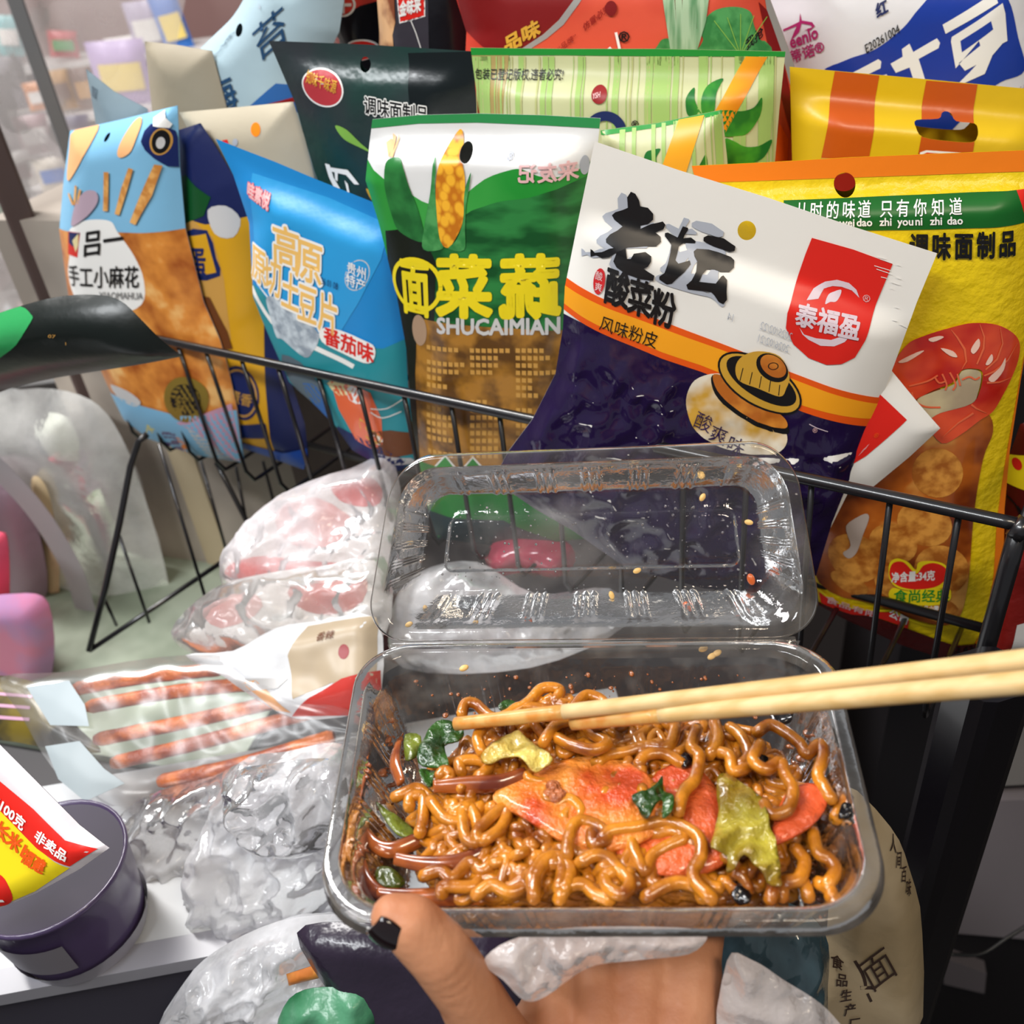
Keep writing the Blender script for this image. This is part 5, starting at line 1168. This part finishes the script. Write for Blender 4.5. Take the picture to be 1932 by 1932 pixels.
fs = ht(150, 1235, ZL); mb = MB(); mb.box(fs + Vector((.02, .02, .004)), Vector((.20, -.07, 0)), Vector((.04, .13, 0)), ez * .004)
tag(mb.build('foam_sheet', mat('foam_pale', '#6f7866', .6, col2='#949c8a', cscale=12), None, False), 'pale green-grey packing sheet lying on the dark shelf, under the wire stand', 'packing sheet')
carton = empty('cardboard_carton', dep(400, 1100, 1.0), 'large grey-beige carton standing behind the wire stand, left of centre', 'carton')
p0 = dep(225, 1010, 1.02); p1 = dep(585, 1010, .93); cd = p1 - p0; cd.z = 0; cn = Vector((cd.y, -cd.x, 0)).normalized(); cc = (p0 + p1) / 2
mb = MB(); mb.box(Vector((cc.x, cc.y, .985)) - cn * .10, cd * .5, cn * .10, ez * .18); mb.build('carton_body', mat('carton_board', '#a79c90', .7, col2='#8f857b', cscale=9), carton, False)
mb = MB(); mb.box(Vector((cc.x, cc.y, .985)) + cn * .001, cd * .06, cn * .001, ez * .18); mb.build('tape_strip', mat('carton_tape', '#b9a88a', .25), carton, False)
mb = MB(); mb.box(Vector((cc.x, cc.y, 1.168)) - cn * .05, cd * .5, cn * .05, ez * .003); mb.build('top_flap', MATS['carton_board'], carton, False)

cb = clear('clear_bag_soft', '#ffffff', .25, '#f4f3f0', 1.1, .2, 16, (.4, .65), .55, .6, 20)
cb2 = clear('clear_bag_shiny', '#ffffff', .26, '#f8f8fb', .9, .14, 20, (.40, .62), .72, .5, 30)
cb3 = clear('clear_bag_thin', '#ffffff', .10, '#f4f4f7', 1.0, .12, 26, (.44, .68), .5, .4, 26)
slv = clear('sleeve_film', '#ffffff', .03, '#f0f0f0', .5, .2, 20, (.5, .75), .16, .05, 14)
lt = mat('lettuce_green', '#8fb07a', .4, col2='#cfdcc0', cscale=22, bump=.6, bscale=60)
b = Bag('vegetable_bag', 'big hazy clear bag with pale green vegetables, left edge under the green bag tip', 'plastic bag',
        spline([(-90, 780), (40, 735), (150, 745), (215, 800), (270, 930), (318, 1100), (340, 1270), (200, 1330), (-90, 1330)], 4), (120, 1000, .98), 22, cb, thick=.03, wr=.008, wf=.014, L=14, seed=42, rad=90); b.finish()
for i, (q, lb) in enumerate(((([(150, 960), (210, 920), (262, 1000), (312, 1180), (320, 1290), (180, 1300), (150, 1100)]), 'pale green vegetable bunch in the hazy bag, right one by the brown pole'), ([(20, 800), (110, 780), (150, 840), (120, 930), (40, 900)], 'white-green vegetable top in the hazy bag, upper one'), ([(90, 1080), (140, 1060), (180, 1180), (190, 1300), (80, 1290)], 'dark green vegetable piece in the hazy bag, lower left'))):
    b = Bag('vegetable_bunch', lb, 'vegetable', spline(q, 4), (q[0][0], q[0][1], 1.06), 22, lt if i == 0 else mat('lettuce_white', '#e2e6d6', .4, bump=.6, bscale=60) if i == 1 else mat('lettuce_deep', '#4f6a3c', .4, bump=.6, bscale=60), thick=.02, wr=.008, wf=.03, seed=43 + i, rad=40); b.finish()
b = Bag('grey_strap', 'curved grey band across the hazy vegetable bag at the left edge', 'strap', stroke(spline([(-40, 850), (40, 930), (100, 1010), (150, 1110), (185, 1260)], 5, False), 36), (100, 1010, .90), 22, mat('strap_grey', '#9b999a', .5), thick=.002, wr=0); b.finish()
b = Bag('wooden_stick', 'pale wooden stick standing beside the grey band, left edge', 'stick', spline([(58, 915), (70, 898), (90, 925), (104, 990), (112, 1080), (106, 1250), (84, 1250), (84, 1100), (74, 1000)], 4), (85, 1000, .93), 22, mat('stick_wood', '#d6bd96', .5), thick=.004, wr=0, rad=14); b.finish()
b = Bag('pink_bottle', 'bright pink plastic bottle end at the left edge', 'bottle', spline([(-60, 1010), (-5, 1003), (14, 1020), (18, 1110), (10, 1170), (-60, 1180)], 4), (0, 1080, .86), 22, mat('pink_plastic', '#ee5a74', .3), thick=.012, wr=0, rad=30); b.finish()
b = Bag('pink_pouch', 'pink and mauve pouch below the pink bottle, left edge', 'pouch', spline([(-60, 1150), (30, 1120), (92, 1140), (98, 1270), (40, 1310), (-60, 1300)], 4), (40, 1220, .87), 22, mat('pouch_pink', '#d77f9d', .35, col2='#b98ab4', cscale=18), thick=.014, wr=.002, rad=40); b.finish()
b = Bag('mauve_pouch', 'dull mauve pouch behind the pink bottle at the left edge', 'pouch', spline([(-60, 900), (30, 920), (75, 1010), (80, 1140), (-60, 1150)], 4), (20, 1040, .95), 22, mat('pouch_mauve', '#7d6a74', .4, bump=.5, bscale=30), thick=.012, wr=.003, rad=40); b.finish()

# ---- stacked bags and snacks on the counter, left of the box
rw = mat('bag_pale', '#cfc9c6', .3, bump=.5, bscale=40); rr_ = mat('bag_red_print', '#c43a33', .3)
def flat(name, label, cat, outline, anchor, m, lean=48, yaw=18, thick=.01, group=None, film_=None, **k):
    k.setdefault('rad', 50)
    return Bag(name, label, cat, outline, anchor, yaw, m, thick=thick, lean=lean, group=group, **k)
b = flat('snack_bag', 'white and red bag under clear film, upper one of the pile left of the lid', SNK, spline([(440, 1030), (500, 975), (580, 925), (660, 895), (740, 890), (745, 1100), (640, 1120), (520, 1135), (428, 1100)], 4), (590, 1010, .70), rw, thick=.018, seed=50, wr=.004, wf=.02)
b.zone(spline([(430, 1085), (500, 1058), (590, 1065), (690, 1075), (700, 1110), (580, 1125), (440, 1122)], 3), rr_); b.zone(spline([(636, 905), (700, 900), (730, 930), (720, 965), (660, 955)], 3), rr_); b.zone(spline([(540, 960), (620, 950), (690, 1000), (640, 1040), (560, 1030)], 3), mat('bag_rose_print', '#c98a86', .3)); b.finish()
b = flat('clear_wrapper', 'crinkled clear wrapper over the white and red bag left of the lid', 'plastic wrapper', spline([(420, 1050), (480, 970), (560, 918), (660, 884), (745, 872), (750, 1110), (620, 1130), (500, 1120), (425, 1110)], 4), (590, 1010, .672), cb2, thick=.016, seed=51, wr=.003, wf=.022, crum=.009, L=7); b.finish()
b = flat('snack_bag', 'clear-fronted bag with dull red contents, lower one of the pile left of the lid', SNK, spline([(335, 1195), (400, 1125), (500, 1095), (620, 1080), (720, 1060), (725, 1190), (600, 1235), (470, 1262), (380, 1245)], 4), (540, 1160, .66), rw, thick=.016, seed=52, wr=.004, wf=.02)
b.zone(spline([(560, 1110), (640, 1090), (700, 1085), (700, 1140), (640, 1165), (580, 1150)], 3), mat('bag_dull_red', '#a8504a', .3)); b.zone(spline([(400, 1150), (480, 1120), (520, 1150), (440, 1190)], 3), MATS['bag_rose_print']); b.finish()
b = flat('clear_wrapper', 'milky clear wrapper on the lower bag of the pile left of the lid', 'plastic wrapper', spline([(322, 1192), (400, 1112), (500, 1082), (620, 1066), (725, 1050), (728, 1195), (600, 1225), (470, 1240), (380, 1240)], 4), (540, 1160, .632), cb, thick=.014, seed=53, wr=.003, wf=.022, crum=.008, L=7); b.finish()
b = flat('snack_bag', 'white and tan packet with a red corner, just left of the tray', SNK, spline([(350, 1236), (440, 1228), (520, 1185), (600, 1172), (710, 1165), (720, 1300), (680, 1345), (560, 1356), (470, 1310), (420, 1275)], 3), (560, 1260, .60), mat('bag_white_plain', '#dcdde0', .35, bump=.3, bscale=40), thick=.012, seed=54, wr=.003, wf=.02)
b.zone([(585, 1182), (715, 1160), (715, 1290), (640, 1290), (570, 1320), (560, 1240)], mat('bag_tan_print', '#b7a58c', .4)); b.zone([(552, 1352), (600, 1318), (660, 1282), (720, 1265), (720, 1330), (660, 1350)], rr_); b.zone(circ(662, 1232, 10, 14), dred, 'lettering'); b.zone([(470, 1290), (500, 1285), (555, 1345), (520, 1340)], peach); b.zone([(420, 1283), (560, 1281), (540, 1300), (470, 1305)], lgrey)
b.text('香辣', 612, 1212, (16, -3), (3, -18), brown, .01); b.finish()

# long spicy sticks in a clear sleeve
stk = mat('spicy_stick', '#9a3c0c', .4, coat=.2, bump=.6, bscale=180, col2='#d8701c', cscale=55)
SG = 'spicy sticks in the clear sleeve'
def onlean(px, py, a, yaw, lean):
    y = math.radians(yaw); le = math.radians(lean); n = Vector((-math.sin(y) * math.cos(le), -math.cos(y) * math.cos(le), math.sin(le)))
    return onplane(px, py, dep(*a), n)
for i, (q, lb) in enumerate(((((140, 1300), (270, 1278), (420, 1262)), 'topmost orange-brown stick, at the back of the sleeve'), (((165, 1334), (330, 1305), (480, 1290)), 'second stick from the back of the sleeve'), (((180, 1396), (360, 1360), (545, 1318)), 'middle stick of the sleeve, bright orange left end'), (((212, 1440), (400, 1395), (590, 1342)), 'second stick from the front of the sleeve'), (((300, 1475), (460, 1440), (630, 1388)), 'frontmost dark brown stick of the sleeve'))):
    qq = spline(list(q), 10, False); mb = MB()
    mb.tube([onlean(x, y, (350, 1370, .618), 16, 60) for x, y in qq], [(.0047 + .0004 * noise.noise(Vector((t * .9, i, 0)))) * (.75 if t in (0, len(qq) - 1) else 1) for t in range(len(qq))], 10)
    tag(mb.build('spicy_stick', stk), lb, 'snack stick', SG)
b = flat('stick_sleeve', 'long clear sleeve holding the orange-brown sticks, left middle', 'plastic wrapper', spline([(0, 1278), (120, 1268), (300, 1240), (450, 1240), (560, 1300), (660, 1340), (700, 1400), (520, 1440), (330, 1500), (190, 1520), (100, 1450), (40, 1350)], 3), (350, 1370, .596), slv, lean=60, yaw=16, thick=.008, seed=55, wr=.0015, wf=.02); b.finish()
for q, lb, c in (([(50, 1296), (130, 1284), (160, 1330), (168, 1370), (95, 1368)], 'pale blue-grey seal pad at the left end of the stick sleeve', '#a3aeb3'), ([(85, 1408), (150, 1398), (196, 1450), (235, 1478), (160, 1512), (110, 1470)], 'milky seal pad at the front left end of the stick sleeve', '#9aa4a8')):
    b = flat('seal_pad', lb, 'seal pad', q, (120, 1330, .606), mat('pad_' + c[1:], c, .4), lean=60, yaw=16, thick=.001, wr=.001); b.finish()
b = flat('olive_packet', 'olive and dark striped packet under the left end of the stick sleeve', 'snack packet', spline([(-60, 1285), (60, 1285), (150, 1375), (190, 1420), (100, 1412), (30, 1400), (-60, 1380)], 3), (60, 1340, .66), mat('packet_olive', '#6f5f1c', .35, col2='#26221a', cscale=30), lean=60, yaw=16, thick=.008)
for k in range(3): b.zone(stroke([(-40, 1310 + 22 * k), (70, 1318 + 22 * k)], 6), MATS['print_mauve'])
b.finish()
# yellow and red packet corner at the left edge
b = flat('snack_bag', 'yellow and red packet corner with slanted lettering, poking in at the lower left', SNK, [(-80, 1300), (-20, 1385), (60, 1465), (150, 1556), (206, 1600), (150, 1640), (70, 1684), (0, 1714), (-80, 1745)], (60, 1580, .46), film('film_tip_clear', '#c9c2c6', .25), lean=35, yaw=25, thick=.006, seed=56, rad=40, wr=.0006)
b.zone([(-80, 1470), (0, 1500), (90, 1590), (140, 1634), (70, 1680), (0, 1710), (-80, 1745)], yel); b.zone([(-80, 1380), (0, 1452), (80, 1520), (140, 1578), (192, 1598), (142, 1630), (90, 1592), (0, 1502), (-80, 1460)], red)
b.text('重约100克', -20, 1482, (19, 17), (9, -22), white, .03); b.text('非卖品', 86, 1572, (19, 15), (10, -20), white, .03)
b.text('长米1', 8, 1560, (24, 20), (14, -28), dora, .04); b.text('福建', 60, 1612, (20, 14), (14, -26), dora, .04)
b.zone(circ(4, 1672, 34, 36), red, 'logo'); b.zone(ring(2, 1672, 14, 20, 120, 330), white, 'logo', 12); b.zone(stroke([(-12, 1690), (20, 1694)], 6), white, 'logo', 12); b.finish()
# purple cup
cupc = ht(165, 1752, ZC + .001); cup = empty('purple_tub', cupc, 'short purple tub with a dark grey label, standing on the pale counter', 'tub')
def lathe(c, prof, n=40, a0=0, a1=360):
    V = []; F = []
    for r, z in prof:
        for j in range(n): a = math.radians(a0 + (a1 - a0) * j / (n if a1 - a0 >= 360 else n - 1)); V.append(c + Vector((r * math.cos(a), r * math.sin(a), z)))
    for i in range(len(prof) - 1):
        for j in range(n if a1 - a0 >= 360 else n - 1): F.append([i * n + j, i * n + (j + 1) % n, (i + 1) * n + (j + 1) % n, (i + 1) * n + j])
    return V, F
V, F = lathe(cupc, [(0, 0), (.030, 0), (.034, .003), (.036, .010), (.0395, .04), (.041, .058), (.0425, .060), (.0425, .063), (.041, .063), (.039, .059)])
meshobj('cup_body', V, F, mat('cup_purple', '#4a3c5e', .3, coat=.3), cup)
V, F = lathe(cupc, [(.0345, .001), (.0368, .010), (.0385, .014)]); meshobj('clear_base', V, F, mat('cup_base', '#9a97a0', .25), cup)
V, F = lathe(cupc, [(.0385, .020), (.0412, .045)], 14, 215, 290); meshobj('label_patch', V, F, mat('cup_label', '#77737a', .4), cup)
V, F = lathe(cupc, [(0, .0615), (.0405, .0615)]); meshobj('cup_lid', V, F, mat('cup_lid', '#2c2338', .6), cup)
# crumpled clear bags
for i, (o, a, m_, lb, th, wr) in enumerate((
    ([(385, 1560), (450, 1440), (540, 1418), (650, 1405), (690, 1500), (660, 1650), (640, 1740), (540, 1760), (400, 1770), (350, 1690)], (520, 1580, .56), cb2, 'crumpled clear plastic bag, bright and full, left of the tray', .030, .016),
    ([(215, 1560), (280, 1500), (400, 1465), (470, 1440), (440, 1560), (400, 1700), (370, 1790), (290, 1815), (240, 1760), (230, 1660)], (330, 1640, .60), cb3, 'see-through crumpled bag between the purple cup and the bright clear bag', .022, .014),
    ([(350, 1850), (430, 1780), (560, 1730), (700, 1740), (720, 1860), (640, 1960), (320, 1960)], (520, 1850, .50), cb2, 'crumpled clear bag at the bottom edge, left of the thumb', .024, .015),
    ([(420, 1470), (520, 1440), (640, 1440), (650, 1560), (560, 1620), (450, 1590)], (530, 1530, .52), cb3, 'small crushed piece of clear film on top of the bright clear bag', .016, .012))):
    b = flat('clear_bag', lb, 'plastic bag', spline(o, 4), a, m_, lean=35, yaw=14, thick=th * .7, seed=60 + i, wr=wr * .3, wf=.016, crum=wr * 1.0, L=6, rad=60); b.finish()
b = flat('paper_sheet', 'crumpled pale grey packing sheet inside the bright clear bag', 'packing sheet', spline([(420, 1590), (480, 1480), (600, 1450), (660, 1500), (640, 1690), (540, 1740), (420, 1730)], 4), (530, 1590, .60), mat('pack_grey', '#a9a8ae', .5, col2='#77757c', cscale=16), lean=35, yaw=14, thick=.016, seed=66, wr=.004, wf=.02, crum=.012, L=7); b.finish()
b = flat('flat_stick', 'flat orange-brown wooden piece under the clear bags, bottom left of the thumb', 'stick', [(540, 1838), (640, 1806), (720, 1790), (722, 1824), (640, 1836), (545, 1860)], (630, 1830, .47), mat('stick_orange', '#b4672a', .4, col2='#d08a40', cscale=60), lean=20, yaw=14, thick=.003, wr=0, rad=10); b.finish()
b = flat('green_wrapper', 'green shiny wrapper at the bottom edge below the orange-brown wooden piece', 'plastic wrapper', spline([(525, 1960), (545, 1885), (610, 1862), (690, 1880), (720, 1960), (620, 1990)], 4), (620, 1920, .46), mat('wrap_green', '#1f5c38', .3, bump=.6, bscale=50, col2='#4f8a68', cscale=26), lean=25, yaw=14, thick=.010, seed=67, wr=.004, wf=.03); b.finish()
b = flat('dark_pouch', 'dark purple-black pouch behind the thumb and the orange-brown wooden piece', 'pouch', spline([(560, 1760), (680, 1740), (780, 1760), (960, 1770), (980, 1960), (700, 1980), (640, 1900)], 4), (760, 1850, .46), mat('pouch_dark', '#2a2130', .25, bump=.6, bscale=40), lean=30, yaw=10, thick=.010, seed=68, wr=.003); b.finish()

# ---- behind the lid
b = flat('pink_sachet', 'shiny crimson pink sachet seen through the lid', 'sachet', spline([(915, 1050), (950, 1010), (1010, 1005), (1070, 1022), (1085, 1060), (1050, 1090), (990, 1080), (940, 1085)], 4), (1000, 1050, .66), mat('sachet_pink', '#b02a4a', .15, coat=.6, bump=.4, bscale=60), lean=30, yaw=15, thick=.016, seed=70, wr=.003, wf=.03, rad=36); b.finish()
b = flat('clear_wrapper', 'loose milky clear film behind the lower half of the lid', 'plastic wrapper', spline([(790, 1080), (900, 1060), (1010, 1120), (1150, 1110), (1180, 1180), (1000, 1260), (760, 1260), (740, 1150)], 4), (950, 1160, .64), cb2, lean=45, yaw=15, thick=.014, seed=71, wr=.003, wf=.02, crum=.009, L=7); b.finish()
b = flat('red_pouch', 'dark red folded pouch on the mat behind the tray back edge', 'pouch', spline([(720, 1130), (850, 1100), (980, 1130), (1000, 1200), (850, 1250), (720, 1240)], 4), (860, 1180, .68), mat('pouch_dull_red', '#5e3436', .35, bump=.5, bscale=40), lean=45, yaw=15, thick=.012, seed=72, wr=.004); b.finish()

# ---- right side
papr = mat('paper_bag', '#a8977a', .6, col2='#948263', cscale=20, bump=.2, bscale=60); inkb = mat('ink_brown_black', '#3a2a22', **INK)
b = flat('paper_bag', 'cream bag with brown printed characters, behind the right front corner of the box', 'bag', spline([(1590, 1480), (1680, 1560), (1716, 1640), (1740, 1760), (1716, 1980), (1480, 1990), (1500, 1860), (1560, 1760), (1560, 1600)], 3), (1620, 1760, .44), papr, lean=12, yaw=10, thick=.012, seed=73, wr=.002, rad=60)
b.text('面', 1632, 1832, (52, -46), (-34, -62), inkb, -.005); b.zone(stroke(spline([(1604, 1776), (1618, 1800), (1624, 1824), (1614, 1826), (1640, 1826)], 3, False), 6), inkb, 'lettering'); b.zone(stroke([(1627, 1836), (1634, 1850)], 5), inkb, 'lettering')
for k, ch in enumerate('食品生产厂'): b.text(ch, 1562 + 7 * k, 1800 + 24 * k, (22, -4), (2, -22), inkb, .02)
for k, ch in enumerate('人间百味'): b.text(ch, 1672 + 9 * k, 1580 + 26 * k, (14, 10), (6, -20), inkb, .01)
b.finish()
b = flat('dark_teal_pouch', 'dark teal shiny pouch behind the fingers, right of the hand', 'pouch', spline([(1360, 1700), (1480, 1700), (1556, 1760), (1562, 1860), (1540, 1960), (1370, 1960)], 4), (1460, 1830, .42), mat('pouch_teal', '#1d2b30', .15, coat=.6, bump=1.0, bscale=45, col2='#3e5560', cscale=30, stretch=(1, 1, .35)), lean=20, yaw=10, thick=.012, seed=74, wr=.004, wf=.02, ridge=.003); b.finish()
flm = clear('film_milky', '#ffffff', .42, '#e8e0de', 1.5, .18, 30, (.42, .62), .72, .8, 60)
b = flat('clear_bag', 'milky clear bag corner at the bottom edge, right of the hand', 'plastic bag', spline([(1372, 1812), (1420, 1812), (1480, 1850), (1550, 1895), (1600, 1950), (1640, 2000), (1372, 2000)], 4), (1460, 1890, .32), flm, lean=30, yaw=8, thick=.004, seed=75, wr=.004, wf=.02); b.finish()
b = flat('clear_bag', 'milky clear bag strip wrapped across the palm below the box', 'plastic bag', spline([(912, 1815), (960, 1775), (1060, 1752), (1180, 1748), (1300, 1752), (1335, 1766), (1300, 1800), (1200, 1812), (1110, 1826), (1030, 1880), (990, 1888), (950, 1850)], 4), (1120, 1800, .300), flm, lean=42, yaw=0, thick=.003, seed=76, wr=.004, wf=.018, ridge=.003); b.finish()
pole('black_post', 'glossy black stall post at the lower right', 1778, 1600, .50, .0155, .0, 1.075, mat('post_black', '#0e0c10', .22, coat=.3), .5, yaw=12)
cabt = empty('metal_cabinet', dep(1880, 1650, .80), 'dark cabinet with grey panels behind the black post, lower right', 'cabinet')
q0 = dep(1960, 1560, .85); cx_ = Vector((.96, -.28, 0)); cy_ = Vector((.28, .96, 0))
mb = MB(); mb.box(Vector((q0.x, q0.y, .55)) + cy_ * .16, cx_ * .14, cy_ * .15, ez * .53); mb.build('cabinet_body', mat('cabinet_black', '#181518', .5), cabt, False)
for pts, c in (([(1845, 1330), (1990, 1320), (1990, 1470), (1850, 1478)], '#8f8a86'), ([(1822, 1506), (1990, 1500), (1990, 1770), (1780, 1752)], '#857d80'), ([(1778, 1800), (1860, 1830), (1856, 1868), (1780, 1850)], '#6f686b')):
    v = [onplane(x, y, Vector((q0.x, q0.y, .8)), -cy_) for x, y in pts]
    v2 = [p + cy_ * .012 for p in v]
    meshobj('panel', [p - cy_ * .004 for p in v] + v2, [[0, 1, 2, 3], [7, 6, 5, 4], [0, 4, 5, 1], [1, 5, 6, 2], [2, 6, 7, 3], [3, 7, 4, 0]], mat('cabinet_panel_' + c[1:], c, .5), cabt, None, False)
mb = MB(); mb.tube([dep(x, y, .78) for x, y in spline([(1790, 1800), (1850, 1800), (1900, 1770), (1940, 1745)], 5, False)], .0016, 8)
tag(mb.build('black_cable', mat('cable_black', '#0c0b0c', .4)), 'thin black cable hanging in front of the cabinet, lower right', 'cable')
b = flat('red_wrapper', 'dark red and silver wrapper hanging by the basket corner, right edge', 'plastic wrapper', [(1885, 1060), (1932, 1000), (1990, 990), (1990, 1240), (1915, 1228), (1868, 1252)], (1920, 1130, .50), film('film_wrapper_red', '#7a1a16', .25, bump=.5, bs=40), lean=0, yaw=12, thick=.004, rad=30)
b.zone([(1915, 1170), (1990, 1150), (1990, 1245), (1900, 1240)], lgrey); b.finish()
b = flat('clear_wrapper', 'small clear wrapper corner with a red patch below the chopsticks, right edge', 'plastic wrapper', [(1838, 1290), (1915, 1285), (1908, 1312), (1884, 1342), (1842, 1320)], (1875, 1312, .47), mat('wrap_clearish', '#b58a7a', .2, coat=.5), lean=0, yaw=12, thick=.002, rad=20)
b.zone([(1858, 1290), (1902, 1288), (1894, 1314), (1862, 1312)], red); b.finish()
